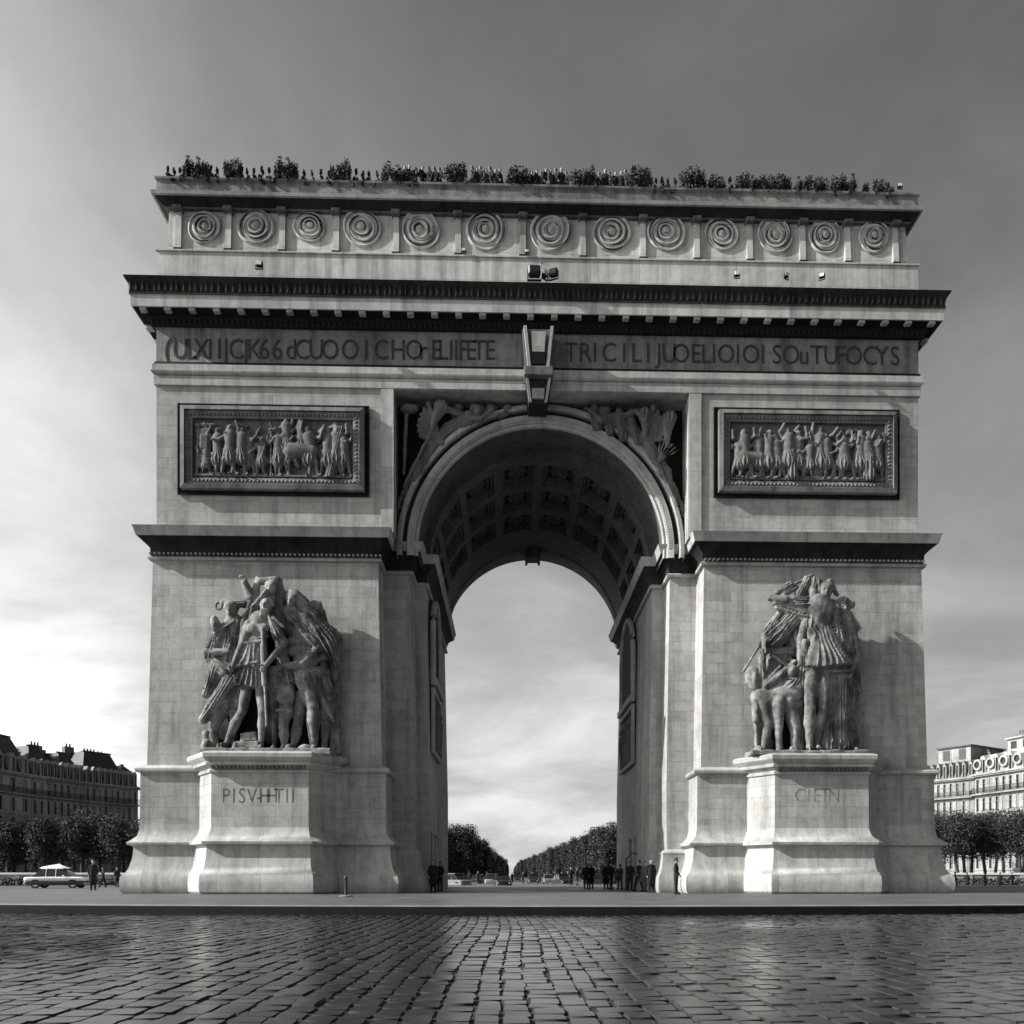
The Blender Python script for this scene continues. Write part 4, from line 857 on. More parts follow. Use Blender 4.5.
# setts, one by one: every stone has its own size, tilt and rounded top
def inside_plaza(x,y,m=0.05): return ((x-2)/(64+m))**2+((y-19)/(41.2+m))**2<1
sv=[];sf=[]
def warp(u,v):   # rows run away from the viewer and fan slightly outward at the sides
    du=u+1.0; return (u+ .0016*du*abs(du)*max(0,(-22-v))*.35 + .06*math.sin(v*.35+u*.2), v+.05*du*math.sin(u*.21)+.08*math.sin(u*.9+v*.3))
u=-27.0; row=0
g=np.linspace(-1,1,5)
while u<27:
    w=.29+rnd.uniform(-.05,.07); v=-46.6+rnd.uniform(0,.5)
    while v<-8:
        l=rnd.uniform(.22,.44) if rnd.random()<.85 else rnd.uniform(.44,.7)
        uc,vc=u+w/2+rnd.gauss(0,.014),v+l/2
        dist=vc-CY
        if abs(uc-CX)<.66*dist+1.5:
            X,Y=warp(uc,vc)
            if not inside_plaza(X,Y,.25):
                tx,ty=rnd.gauss(0,.011),rnd.gauss(0,.011); dz=rnd.gauss(0,.0055); jx=rnd.uniform(.003,.012); jy=rnd.uniform(.004,.018)
                rot=rnd.gauss(0,.012); base=len(sv)
                crn=[rnd.uniform(-.013,.013) for _ in range(8)]
                for a in g:
                    for b in g:
                        pa=a*(w/2-jx); pb=b*(l/2-jy)
                        ka=(1+a)/2; kb_=(1+b)/2
                        pa+=(crn[0]*(1-ka)*(1-kb_)+crn[1]*ka*(1-kb_)+crn[2]*(1-ka)*kb_+crn[3]*ka*kb_)
                        pb+=(crn[4]*(1-ka)*(1-kb_)+crn[5]*ka*(1-kb_)+crn[6]*(1-ka)*kb_+crn[7]*ka*kb_)
                        e=max(abs(a),abs(b)); z=-.30+dz+tx*a*w/2+ty*b*l/2 - (.05 if e>.99 else 0) - .003*(a*a+b*b)*.5+rnd.gauss(0,.001)
                        if abs(a)>.99 and abs(b)>.99: pa*=.93; pb*=.93
                        Xp,Yp=warp(uc+pa-pb*rot,vc+pb+pa*rot)
                        sv.append((Xp,Yp,z))
                for i in range(4):
                    for j in range(4):
                        q=base+i*5+j; sf.append((q,q+5,q+6,q+1))
        v+=l
    u+=w
M['joint']=plain('joint_dirt',.03,.9,noise=.3,scale=3)
# inner ring of each sett is pulled to the rim so that tops stay flat
sv=np.array(sv).reshape(-1,5,5,3)
for i in(1,3):
    t=.84
    sv[:,i]=sv[:,i]*(1-t)+np.concatenate([sv[:,0 if i==1 else 4,:,:2],sv[:,i,:,2:]],-1)*t
    sv[:,:,i]=sv[:,:,i]*(1-t)+np.concatenate([sv[:,:,0 if i==1 else 4,:2],sv[:,:,i,2:]],-1)*t
sv=sv.reshape(-1,3)
ro=link_mesh('road',sv,sf,M['cobble'],smooth=50,origin=(0,-35,-.3)); ro.data.materials.append(M['joint'])
pi_=np.array([1 if (i in(0,3) or j in(0,3)) else 0 for i in range(4) for j in range(4)]); ro.data.polygons.foreach_set('material_index',np.tile(pi_,len(sf)//16).astype(np.int32)); tag(ro,kind='structure')
tag(MB().add([(-30,-51,-.326),(32,-51,-.326),(32,-5,-.326),(-30,-5,-.326)],[(0,1,2,3)]).build('road_bed',M['joint'],origin=(0,-35,-.35)),kind='structure')

# ================================================================== VEGETATION
def leaves(mb_v,mb_f,c,n,sig,size,r,clipf=None):
    P=np.clip(r.normal(size=(n,3)),-1.7,1.7)*np.array(sig)+np.array(c)
    if clipf is not None: P=P[clipf(P)]
    n=len(P)
    if n==0: return
    A=r.normal(size=(n,3)); A/=np.linalg.norm(A,axis=1)[:,None]; B=np.cross(A,r.normal(size=(n,3))); B/=np.linalg.norm(B,axis=1)[:,None]+1e-9
    s=size*r.uniform(.6,1.3,size=(n,1)); 
    q=np.stack([P-A*s,P+B*s*.55,P+A*s,P-B*s*.55],1).reshape(-1,3)
    b=len(mb_v); mb_v.extend(q.tolist()); mb_f.extend([(b+4*i,b+4*i+1,b+4*i+2,b+4*i+3) for i in range(n)])
def tree(name,h,cr,ch,r,leafm,n=2600,size=.22,clump=26,boxy=False,trunk_r=.22,lab=None,cat='tree',group=None,zb=None):
    """h total height, cr crown radius, ch crown height"""
    root=empty(name,(0,0,0)); v=[];f=[]
    zc_=h-ch/2
    for k in range(clump):
        if boxy:
            p=r.uniform(-1,1,size=3); p/=max(abs(p)); p*=r.uniform(.5,.88)
        else:
            p=r.normal(size=3); p/=np.linalg.norm(p); p*=r.uniform(.35,.82)
        sg=cr*(.17 if boxy else .22)*r.uniform(.7,1.3)
        leaves(v,f,(p[0]*cr,p[1]*cr,zc_+p[2]*ch/2*.9),n//clump,(sg,sg,sg*ch/cr/2*.9),size,r)
    link_mesh('crown',v,f,leafm,root)
    t=MB(); zt=h-ch*.45
    pts=[(0,0,0)]; 
    for k in range(1,5): pts.append((r.normal()*.06*k,r.normal()*.06*k,zt*k/4))
    t.tube(pts,[trunk_r*1.3,trunk_r,trunk_r*.85,trunk_r*.7,trunk_r*.5],8)
    for k in range(6):
        a=2*PI*k/6+r.uniform(-.3,.3); z0=zt*(.55+.07*k); L=cr*r.uniform(.5,.8)
        t.tube([(0,0,z0),(math.cos(a)*L*.5,math.sin(a)*L*.5,z0+L*.4),(math.cos(a)*L,math.sin(a)*L,z0+L*1.0)],[trunk_r*.4,trunk_r*.25,trunk_r*.08],6)
    t.build('trunk',M['bark'],root,smooth=60)
    if lab: tag(root,lab,cat,group)
    return root
ord_=['first','second','third','fourth','fifth','sixth','seventh','eighth','ninth','tenth','eleventh','twelfth','thirteenth','fourteenth','fifteenth','sixteenth','seventeenth','eighteenth','nineteenth','twentieth']
# left-hand round trees in front of the mansard block
T=[tree('round_tree',8.8,2.3,6.6,np.random.default_rng(40+i),M['leaf'],n=10000,size=.12,clump=34,group='trees left of the arch') for i in range(3)]
spots=[(-12,112,1.0),(8,108,.98),(26,120,1.05),(43,104,.97),(63,116,1.0),(82,108,1.12),(101,113,1.08),(118,106,1.02),(134,112,1.0),(150,118,1.0),(52,128,1.1),(92,130,1.15),(14,132,1.1),(124,133,1.1)]
used=set()
names=['at the left picture edge, half cut off','second from the left edge, dark and full','slightly behind, between the second and fourth round crowns','small and pale topped, above the roof of the parked car','just right of the parked car roof, behind its neighbours','tallest pale crown, left of the standing man','big dark crown directly above the standing man','dark crown between the standing man and the arch','crown touching the left base of the arch','crown mostly hidden behind the left pier of the arch','rear crown behind the parked car','rear crown behind the standing man','rear crown near the left picture edge','rear crown beside the left pier of the arch']
for i,(px,D,sc) in enumerate(spots):
    x,y=at(px,D); k=i%3; lab='round clipped dark tree '+names[i]
    if k not in used: o=T[k]; used.add(k); o.location=(x,y,-.35); o.rotation_euler=(0,0,i*1.3); o.scale=(sc,)*3; tag(o,lab,'tree','trees left of the arch')
    else: dup(T[k],(x,y,-.35),i*1.3,sc,lab)
# right-hand trees on thin trunks
T=[tree('round_tree',10.2,2.7,6.8,np.random.default_rng(60+i),M['leaf'],n=10000,size=.125,clump=36,group='trees right of the arch') for i in range(3)]
spots=[(925,110,1.0),(941,118,1.02),(957,108,.98),(972,120,1.04),(986,109,.98),(1003,114,1.03),(1020,106,1.0),(1038,114,1.05),(933,132,1.1),(964,134,1.12),(995,132,1.1),(1024,132,1.1),(910,122,1.0)]
names=['next to the right base of the arch','second from the right pier of the arch, set back','third from the right pier, low and close','below the white attic of the pale building, set back','in the middle of the right-hand row','with the roundest crown, near the right edge','at the right picture edge, cut off','just beyond the right picture edge','rear row beside the right pier','rear row below the glazed roof pavilion','rear row below the chimneys','rear row at the right picture edge','half behind the right pier of the arch']
used=set()
for i,(px,D,sc) in enumerate(spots):
    x,y=at(px,D); k=i%3; lab='dark tree on thin trunk, '+names[i]
    if k not in used: o=T[k]; used.add(k); o.location=(x,y,-.35); o.rotation_euler=(0,0,i*1.7); o.scale=(sc,)*3; tag(o,lab,'tree','trees right of the arch')
    else: dup(T[k],(x,y,-.35),i*1.7,sc,lab)
# avenue of tall clipped trees seen through the arch
T=[tree('avenue_tree',14.2,4.6,13.4,np.random.default_rng(80+i),M['leaf2'],n=30000,size=.24,clump=110,boxy=True,trunk_r=.35,group='avenue trees') for i in range(3)]
used=set()
def av_tree(x,y,sc,lab,i):
    k=i%3
    if k not in used: o=T[k]; used.add(k); o.location=(x,y,-.35); o.rotation_euler=(0,0,(i%4)*PI/2); o.scale=(sc,)*3; tag(o,lab,'tree','avenue trees')
    else: dup(T[k],(x,y,-.35),(i%4)*PI/2,sc,lab)
i=0
ord_+=['twenty-first','twenty-second','twenty-third','twenty-fourth','twenty-fifth','twenty-sixth','twenty-seventh','twenty-eighth','twenty-ninth','thirtieth']
for k in range(24):
    D=212+k*(10+k*1.9); t=(D-212)
    a=.97+.03*math.sin(k*2.1)
    xl=CX-14.0+min(7.5,t*.0165)+(1.0 if 260<D<300 else 0); xr=CX+26.0-min(15.0,t*.03)
    dd='nearest' if k==0 else ord_[k]+' from the arch'
    av_tree(xl,CY+D,a*(.93 if 330<D<400 else 1),'tall clipped tree in the left avenue row, '+dd,i); i+=1
    av_tree(xr,CY+D,a*(1.0 if k else 1.02),'tall clipped tree in the right avenue row, '+dd,i); i+=1
for k in range(5):
    D=205+k*22
    av_tree(CX-24.5,CY+D,1.0,'tall clipped tree in the outer left avenue row, '+('nearest' if k==0 else ord_[k]+' from the arch'),i); i+=1
    av_tree(CX+37.5,CY+D,1.0,'tall clipped tree in the outer right avenue row, '+('nearest' if k==0 else ord_[k]+' from the arch'),i); i+=1
# avenue roadway
tag(MB().add([(CX-9,62,-.356),(CX+16,62,-.356),(CX+8,3000,-.356),(CX-6,3000,-.356)],[(0,1,2,3)]).build('avenue_road',M['plaza'],origin=(0,100,-.35)),kind='structure')

# low wall and hedge beyond the square, both sides
def lowwall(p0,p1,lab,lab2):
    (x0,y0),(x1,y1)=p0,p1; d=Vector((x1-x0,y1-y0)); L=d.length; a=math.atan2(d.y,d.x)
    w=empty('stone_wall',(x0,y0,-.36)); w.rotation_euler=(0,0,a); ORG[w.name]=Vector((0,0,0))
    MB().bbox(0,L,-.25,.25,0,1.45,.03).build('wall_body',M['bstone2'],w); MB().bbox(-.1,L+.1,-.36,.36,1.45,1.72,.05).build('coping',M['white'],w)
    k=0
    while k*6<L: MB().bbox(k*6-.35,k*6+.35,-.34,.34,0,1.448,.03).build('pier',M['bstone2'],w); k+=1
    tag(w,lab,'wall')
    v=[];f=[]; r=np.random.default_rng(5); n=int(L*170)
    P=np.stack([r.uniform(-1,L+1,n),r.uniform(-4.2,-3.3,n),r.uniform(0,1.12,n)],1)
    for q in range(0,n,400): pass
    A=r.normal(size=(n,3)); A/=np.linalg.norm(A,axis=1)[:,None]; B=np.cross(A,r.normal(size=(n,3))); B/=np.linalg.norm(B,axis=1)[:,None]; s=.13
    Q=np.stack([P-A*s,P+B*s*.6,P+A*s,P-B*s*.6],1).reshape(-1,3)
    h=link_mesh('hedge',Q,[(4*i,4*i+1,4*i+2,4*i+3) for i in range(n)],M['hedge'],origin=(0,0,0)); h.location=(x0,y0,-.36); h.rotation_euler=(0,0,a); tag(h,lab2,'hedge')
lowwall(at(-40,98),at(150,100),'long low pale stone wall behind the parked car, under the trees on the left','low dark clipped hedge in front of the pale wall on the left')
lowwall(at(915,100),at(1060,98),'low pale stone wall under the trees on the right','low dark clipped hedge in front of the pale wall on the right')

# rooftop planting and visitors
def shrub(name,h,w,r,n=420,cone=False,size=.1):
    root=empty(name,(0,0,0)); v=[];f=[]
    for k in range(12):
        if cone:
            t=r.uniform(0,1); a=r.uniform(0,2*PI); rr=w*.42*(1-t)**.8; leaves(v,f,(rr*math.cos(a),rr*math.sin(a),.25+t*(h-.3)),n//12,(w*.10*(1.1-t),w*.1*(1.1-t),.09),size,r)
        else:
            a=r.uniform(0,2*PI); q=r.uniform(0,.8); hh=h*(r.uniform(.45,.92)); leaves(v,f,(q*w*.5*math.cos(a),q*w*.5*math.sin(a),hh),n//12,(w*.10,w*.10,h*.16),size,r)
    link_mesh('foliage',v,f,M['bush'],root); t=MB()
    for k in range(4 if not cone else 1):
        a=k*1.7; t.tube([(0,0,0),(math.cos(a)*w*.12,math.sin(a)*w*.12,h*.45),(math.cos(a)*w*.22*(0 if cone else 1),math.sin(a)*w*.22*(0 if cone else 1),h*.8)],[.04,.03,.01],6)
    t.build('stem',M['bark'],root); return root
SH=[shrub('rooftop_shrub',1.75,1.1,np.random.default_rng(i),n=700) for i in range(3)]; CS=[shrub('conical_shrub',1.5,.6,np.random.default_rng(10+i),cone=True) for i in range(2)]
usedS=set()
ROOFZ=41.34
def place(lst,tagk,px,sc,lab,cat,grp,i,Y=.35,z=ROOFZ,rz=None):
    k=i%len(lst); key=(tagk,k); loc=(X_of(px,Y),Y,z); rz=i*1.1 if rz is None else rz
    if key not in usedS:
        o=lst[k]; usedS.add(key); o.location=loc; o.rotation_euler=(0,0,rz); o.scale=(sc,)*3; tag(o,lab,cat,grp)
        return o
    o=dup(lst[k],loc,rz,sc,lab,grp); o['category']=cat; return o
big=[(186,10,.75),(197,18,1.0),(233,20,.98),(286,22,1.05),(340,22,1.08),(394,18,1.05),(455,22,1.08),(519,20,1.1),(582,24,1.1),(640,20,1.12),(693,24,1.15),(716,14,.95),(743,14,1.0),(757,12,.95),(774,16,1.05),(785,14,1.0),(803,16,.95),(820,14,.85),(840,16,1.05),(852,10,.95),(866,10,.8),(880,12,.85),(893,8,.6)]
i=0
for c,(px,w,hs) in enumerate(big):
    nn=max(1,round(w/7))
    for q in range(nn):
        p=px+(q-(nn-1)/2)*7.0+rnd.uniform(-1,1); i+=1
        wh=('left','middle','right')[q] if nn==3 else (('left','right')[q] if nn==2 else '')
        lab='leafy dark shrub on the roof parapet, %s bush clump from the left%s'%((ord_)[c],(', its '+wh+' plant') if wh else '')
        place(SH,'s',p,hs*rnd.uniform(.6,.74),lab,'shrub','shrubs along the roof parapet',i,Y=.2)
sm=[168,174,180,211,217,247,254,262,269,276,304,312,321,329,356,363,369,377,411,414,656,662,668,675,730,833,888]
sm.sort()
for j,px in enumerate(sm):
    ne=min(big,key=lambda b:abs(b[0]-px)); ci=big.index(ne)
    place(CS,'c',px,rnd.uniform(.66,.8),'small pointed shrub on the roof parapet, %s such shrub counted from the left'%((ord_)[j]),'shrub','small shrubs along the roof parapet',j,Y=.2)

# ================================================================== PEOPLE
def person(kind,cm,cm2):
    S=SDF((-.48,-.32,-.02),(.48,.34,1.82),.018)
    st={'stand':(.10,0,.10,0),'walk':(.08,-.26,.08,.24),'coat':(.09,.02,.11,-.02),'bag':(.09,-.1,.1,.1)}[kind]
    pel=(0,0,.95); nk=(0,.0,1.46)
    def cloth(C,x=0.0):
        C.cap((0,0,.98),(0,-.01,1.22),.135+x,.15+x,.06,flat=.72); C.cap((0,0,1.22),(0,0,1.36),.16+x,.12+x,.06,flat=.68); C.cap((-.15,0,1.385),(.15,0,1.385),.06+x,.06+x,.06)
        for s,(lx,ly) in((-1,(st[0],st[1])),(1,(st[2],st[3]))):
            kn=(s*lx,ly*.5-.03*(1 if ly else 0),.5); ft=(s*lx*1.05,ly,.09)
            C.cap((s*.085,0,.93),kn,.095+x,.062+x,.04); C.cap(kn,ft,.06+x,.042+x,.03)
    arms={'stand':((-.24,.0,1.12),(-.2,-.12,.92),(.24,.0,1.12),(.2,-.14,.93)),'walk':((-.23,.1,1.14),(-.22,-.02,.9),(.23,-.08,1.14),(.23,-.26,.98)),'coat':((-.25,.05,1.13),(-.22,-.03,.9),(.25,.05,1.13),(.22,-.03,.9)),'bag':((-.23,.0,1.12),(-.25,-.02,.86),(.23,-.05,1.14),(.12,-.24,1.28))}[kind]
    def armsf(C,x=0.,frac=1.0):
        for s,(e,h) in((-1,arms[:2]),(1,arms[2:])):
            C.cap((s*.175,0,1.38),e,.055+x,.043+x,.03); e=np.array(e);h=np.array(h); C.cap(e,e+(h-e)*frac,.042+x,.03+x,.03)
    cloth(S,-.012); armsf(S,-.01); 
    S.cap((0,.0,1.4),(0,-.01,1.56),.06,.052,.03); S.ell((0,-.015,1.645),(.075,.095,.115),.02); S.ell((0,-.115,1.635),(.014,.02,.022),.015); S.ell((0,-.1,1.59),(.03,.012,.008),.01)
    for s in(-1,1): S.ell((s*.078,0,1.64),(.014,.02,.03),.01); S.ell((s*.03,-.1,1.66),(.014,.01,.008),.008)
    for s,(e,h) in((-1,arms[:2]),(1,arms[2:])):
        e=np.array(e);h=np.array(h);d=(h-e)/np.linalg.norm(h-e); S.cap(h,h+d*.07,.032,.036,.02,flat=.6)
    for s,(lx,ly) in((-1,(st[0],st[1])),(1,(st[2],st[3]))): S.cap((s*lx*1.05,ly+.02,.05),(s*lx*1.1,ly-.15,.04),.045,.035,.02)
    V,Fq=S.mesh(); V=V.tolist(); Fq=Fq.tolist()
    fm=MB()
    for s,(e,h) in((-1,arms[:2]),(1,arms[2:])):           # five separate fingers on each hand
        e=Vector(e);h=Vector(h);d=(h-e).normalized(); sd=Vector((0,1,0)).cross(d).normalized(); up=d.cross(sd)
        for q,(o,L) in enumerate(((-.027,.06),(-.009,.072),(.009,.068),(.026,.052))):
            a=h+d*.075+up*o; fm.tube([tuple(a),tuple(a+d*L*.5),tuple(a+d*L*.9-sd*s*.015)],[.009,.0085,.006],6)
        a=h+d*.03-up*.03; fm.tube([tuple(a),tuple(a+d*.03-up*.025),tuple(a+d*.06-up*.03)],[.011,.01,.007],6)
    b=len(V); V+= [list(p) for p in fm.v]; Fq+=[[b+t for t in q] for q in fm.f]
    body=link_mesh('person',V,Fq,M['skin'],smooth=180,origin=(0,0,0))
    C=SDF((-.5,-.34,.02),(.5,.36,1.6),.02); cloth(C,.012); armsf(C,.012,.95)
    if kind=='coat': C.cap((0,0,1.2),(0,.01,.55),.16,.235,.05,folds=(6,.1,.5,0),flat=.75)
    elif kind=='bag': C.cap((0,0,1.1),(0,0,.86),.15,.18,.05,flat=.75)
    C.cap((0,.01,1.40),(0,.0,1.47),.075,.066,.03)
    C.build('jacket_and_trousers',cm,body)
    Fh=SDF((-.3,-.4,-.02),(.3,.3,.16),.015)
    for s,(lx,ly) in((-1,(st[0],st[1])),(1,(st[2],st[3]))): Fh.cap((s*lx*1.05,ly+.03,.055),(s*lx*1.1,ly-.16,.045),.056,.045,.02)
    Fh.build('shoes',M['cloth3'],body)
    H=SDF((-.13,-.14,1.5),(.13,.16,1.82),.013); H.ell((0,.012,1.675),(.088,.105,.105),.02); H.ell((0,-.1,1.62),(.07,.07,.075),.02,sub=True)
    if kind in('coat','bag'): H.cap((0,.07,1.64),(0,.09,1.53),.07,.05,.03)
    H.build('hair',M['hair'],body)
    if kind=='bag': MB().bbox(-.33,-.2,-.14,.16,.6,.86,.02).tube([(-.25,-.1,.85),(-.23,0,1.0),(-.25,.1,.85)],.01,6).build('handbag',M['cloth2'],body)
    return body
PEO=[person('stand',M['cloth'],0),person('walk',M['cloth3'],0),person('coat',M['cloth3'],0),person('bag',M['cloth2'],0)]
usedP=set()
def put(px,D,k,rz,sc,lab,grp,z=-.004):
    x,y=at(px,D); 
    if k not in usedP:
        usedP.add(k); o=PEO[k]; o.location=(x,y,z); o.rotation_euler=(0,0,rz); o.scale=(sc,)*3; return tag(o,lab,'person',grp)
    o=dup(PEO[k],(x,y,z),rz,sc,lab,grp); o['category']='person'; return o
G='people on the square'
put(93,62,2,.3,1.22,'tall dark figure in a long coat standing alone on the left of the square',G)
put(103,78,1,-.6,1.0,'small dark figure walking just right of the tall figure in a coat',G)
put(117,80,0,.8,1.02,'dark standing figure closest to the left base of the arch',G)
put(433,52.5,2,.2,1.12,'person in dark long coat leaning near the left passage wall, left one of the pair',G)
put(440,57,0,-.4,1.12,'person in dark clothes beside the left passage wall, right one of the pair',G)
pp=[(571,95,0,.2,'dark figure standing farthest left of the people near the right avenue trees'),(577,92,3,1.0,'figure in grey jacket with a bag, left group before the right avenue trees'),(586,68,0,.1,'left one of two dark figures side by side, halfway to the right pier'),(591,69,2,-.3,'right one of two side-by-side dark figures, in a long coat'),(606,66,2,.2,'dark figure in a long coat just left of the sunlit passage wall'),(611,64,1,.5,'dark figure striding at the edge of the sunlit passage wall'),(620,65,3,-.6,'figure with a bag against the sunlit passage wall'),(630,59.5,0,.1,'thin dark figure by the door in the right passage wall'),(639,56,1,-1.0,'small dark figure walking near the right passage corner'),(645,54,3,.4,'figure with a bag close to the right pier corner'),(651,51,2,.2,'nearest dark figure in a long coat before the right pier'),(676,47.5,0,1.2,'figure half hidden between the bases of the right pier')]
for px,D,k,rz,lab in pp: put(px,D,k,rz,1.14 if k!=3 else 1.08,lab,G)
far=[(523,150),(532,140),(540,165),(547,150),(555,130),(562,140),(568,120),(478,120),(487,130),(469,118),(512,170)]
for j,(px,D) in enumerate(far): put(px,D,j%4,j,1.15,'tiny dark figure far down the avenue, %s counted from the left'%ord_[sorted(p for p,_ in far).index(px)],'distant people on the avenue',z=-.35)
rl=[(947,96),(955,88),(967,94),(985,86),(1000,90),(1012,95)]
for j,(px,D) in enumerate(rl): put(px,D,j%4,j*1.3,1.0,'small dark figure under the trees on the right, %s from the arch'%ord_[j],'people under the right-hand trees',z=-.35)
rows=[(404,440,7),(472,500,7),(531,566,8),(594,626,7)]
nm=['fifth and sixth','sixth and seventh','seventh and eighth','eighth and ninth']
nm=['sixth and seventh','seventh and eighth','eighth and ninth','ninth and tenth']
for (a,b,n),nn in zip(rows,nm):
    for j in range(n):
        px=a+(b-a)*j/(n-1)+rnd.uniform(-.8,.8); k=rnd.randrange(4)
        put(px,51.6,k,rnd.uniform(-1,1),rnd.uniform(.92,1.06),'visitor at the roof parapet between the %s bush clumps, %s in that row'%(nn,ord_[j]),'visitors on the roof terrace',z=ROOFZ)

# ================================================================== CARS
def car(L,Wd,H,up,low,kind='saloon'):
    root=empty('parked_car',(0,0,0)); w=Wd/2
    def loft(secs,name,mat,par,sm=40):
        m=MB(); n=len(secs[0])
        for sc_ in secs: m.v+=[tuple(p) for p in sc_]
        for a in range(len(secs)-1):
            for k in range(n): m.f.append((a*n+k,a*n+(k+1)%n,(a+1)*n+(k+1)%n,(a+1)*n+k))
        m.f.append(tuple(range(n))[::-1]); m.f.append(tuple((len(secs)-1)*n+k for k in range(n))); return m.build(name,mat,par,smooth=sm)
    bl=H*.60; g=H*.16
    xs=[-.5,-.485,-.44,-.3,-.1,.1,.3,.42,.48,.5]; tp=[.62,.80,.90,.95,1,1,.97,.88,.78,.58]; wd=[.80,.90,.96,1,1,1,1,.96,.9,.78]
    def sec(x,t,ww,z0,z1): 
        W_=w*ww; return [(x*L,-W_*.92,z0),(x*L,-W_,z0+(z1-z0)*.3),(x*L,-W_,z0+(z1-z0)*.75),(x*L,-W_*.86,z1),(x*L,W_*.86,z1),(x*L,W_,z0+(z1-z0)*.75),(x*L,W_,z0+(z1-z0)*.3),(x*L,W_*.92,z0)]
    body=loft([sec(x,t,q,g,g+(bl-g)*.55) for x,t,q in zip(xs,[1]*10,wd)],'body',low,root)
    loft([sec(x,t,q*.985,g+(bl-g)*.5,g+(bl-g)*.5+(bl-g)*.5*t) for x,t,q in zip(xs,tp,wd)],'upper_body',up,root)
    cx0,cx1=(-.34,.22) if kind=='saloon' else (-.47,.25)
    cab=[]; 
    for t,zz,ww in((cx0,bl-.02,.86),(cx0+.09,H*.93,.72),(cx0+.2,H,.70),(cx1-.14,H,.70),(cx1-.02,H*.82,.78),(cx1+.07,bl-.02,.86)):
        cab.append([(t*L,-w*.88,bl-.04),(t*L,-w*ww*1.0,max(zz*.985,bl)),(t*L,-w*ww*.8,zz),(t*L,w*ww*.8,zz),(t*L,w*ww,max(zz*.985,bl)),(t*L,w*.88,bl-.04)])
    loft(cab,'glasshouse',M['glass'],root)
    rf=MB(); z=H-.02; rf.bbox((cx0+.11)*L,(cx1-.08)*L,-w*.70,w*.70,z,z+.07,.03); R_=rf.build('roof',up,root,smooth=40)
    for s in(-1,1):
        for t in(-.13,.03):
            m=MB(); m.tube([(t*L,s*w*.885,bl-.03),(t*L,s*w*.72,H)],.03,6); m.build('door_pillar',up,root)
        m=MB(); m.bbox(-.02*L,.03*L,s*w*.99-.015,s*w*.99+.015,bl*.78,bl*.81,.005); m.build('door_handle',M['chrome'],root)
        m=MB(); m.bbox(.16*L,.19*L,s*w*1.08-.07,s*w*1.08+.07,bl+.0,bl+.12,.02); m.build('wing_mirror',up,root)
        for t in(-.30,.31):
            r=H*.235; m=MB(); m.lathe((t*L,s*(w-.12),r),[(r*.62,-.1),(r*.9,-.11),(r,-.08),(r,.08),(r*.9,.11),(r*.62,.1)],28,'y'); wh=m.build('wheel',M['rubber'],root,smooth=40)
            m=MB(); m.lathe((t*L,s*(w-.12)+s*.06,r),[(r*.64,-.01),(r*.6,.02),(r*.3,.035*1),(.02,.04)],20,'y'); m.build('rim',M['chrome'],wh,smooth=40)
        m=MB(); m.lathe((.495*L,s*w*.66,g+(bl-g)*.55),[(.1,-.06),(.1,.0),(.07,.03),(.01,.04)],16,'x'); m.build('headlight',M['lens'],root,smooth=60)
        m=MB(); m.bbox(-.5*L-.02,-.49*L,s*w*.7-.12,s*w*.7+.12,bl*.7,bl*.82,.01); m.build('tail_light',M['gpaint'],root)
    MB().bbox(.47*L,.51*L,-w*.8,w*.8,g+.02,g+.16,.03).build('bumper',M['chrome'],root); MB().bbox(-.51*L,-.47*L,-w*.8,w*.8,g+.02,g+.16,.03).build('bumper',M['chrome'],root)
    return root
c=car(4.8,1.8,1.6,M['white'],M['dpaint']); x,y=at(58,73); c.location=(x,y,-.004); c.rotation_euler=(0,0,.06)
tag(c,'two-tone car, white above and dark below, parked broadside left of the arch','car')
# folded pale canopy carried on its roof
cv=MB(); cv.add([(-1.3,-.5,0),(.9,-.5,0),(.9,.5,0),(-1.3,.5,0),(-.9,-.3,.15),(.1,0,.36),(.6,-.2,.14),(-1.2,0,.12)],[(0,3,2,1),(0,1,6,5,4),(1,2,6),(2,3,7,5,6),(3,0,7),(0,4,7),(4,5,7)])
o=cv.build('folded_canopy',M['white'],smooth=60); o.location=(x-.2,y,1.66); o.rotation_euler=(0,0,.06); tag(o,'white folded canopy lying on the roof of the two-tone car','canopy')
c2=car(4.3,1.8,1.55,M['dpaint'],M['dpaint']); c2.name='dark_car'; x,y=at(502,92); c2.location=(x,y,-.35); c2.rotation_euler=(0,0,-PI/2+.1); tag(c2,'dark car with round headlights facing the viewer in the avenue opening','car','cars on the avenue')
c3=car(4.1,1.75,1.6,M['gpaint'],M['gpaint'],'wagon'); c3.name='pale_car'; x,y=at(456,96); c3.location=(x,y,-.35); c3.rotation_euler=(0,0,-.9); tag(c3,'pale car at the foot of the left passage wall','car','cars on the avenue')
for j,(px,D,rz,src,lab) in enumerate([(491,118,-PI/2,c3,'grey car just left of the dark car in the avenue opening'),(533,135,-PI/2,c2,'dark car farther off, right of the avenue centre'),(562,112,-1.3,c2,'dark car below the right avenue trees'),(478,128,-1.8,c2,'dark car below the left avenue trees'),(548,150,PI/2,c3,'pale car far off below the right avenue trees'),(517,210,PI/2,c2,'dark car most distant, at the end of the avenue view'),(600,105,-.2,c2,'dark car broadside behind the people at the right pier')]):
    x,y=at(px,D); o=dup(src,(x,y,-.35),rz,1.0,lab,'cars on the avenue'); o['category']='car'
for j,(px,D) in enumerate(((1020,104),(965,103),(20,106),(130,104))):
    x,y=at(px,D); o=dup(c2 if j%2 else c3,(x,y,-.35),.1,1.0,['pale car behind the low wall at the right edge','dark car behind the low wall, right of the arch','pale car behind the low wall at the left edge','dark car behind the low wall, close to the left base of the arch'][j],'cars behind the low walls'); o['category']='car'

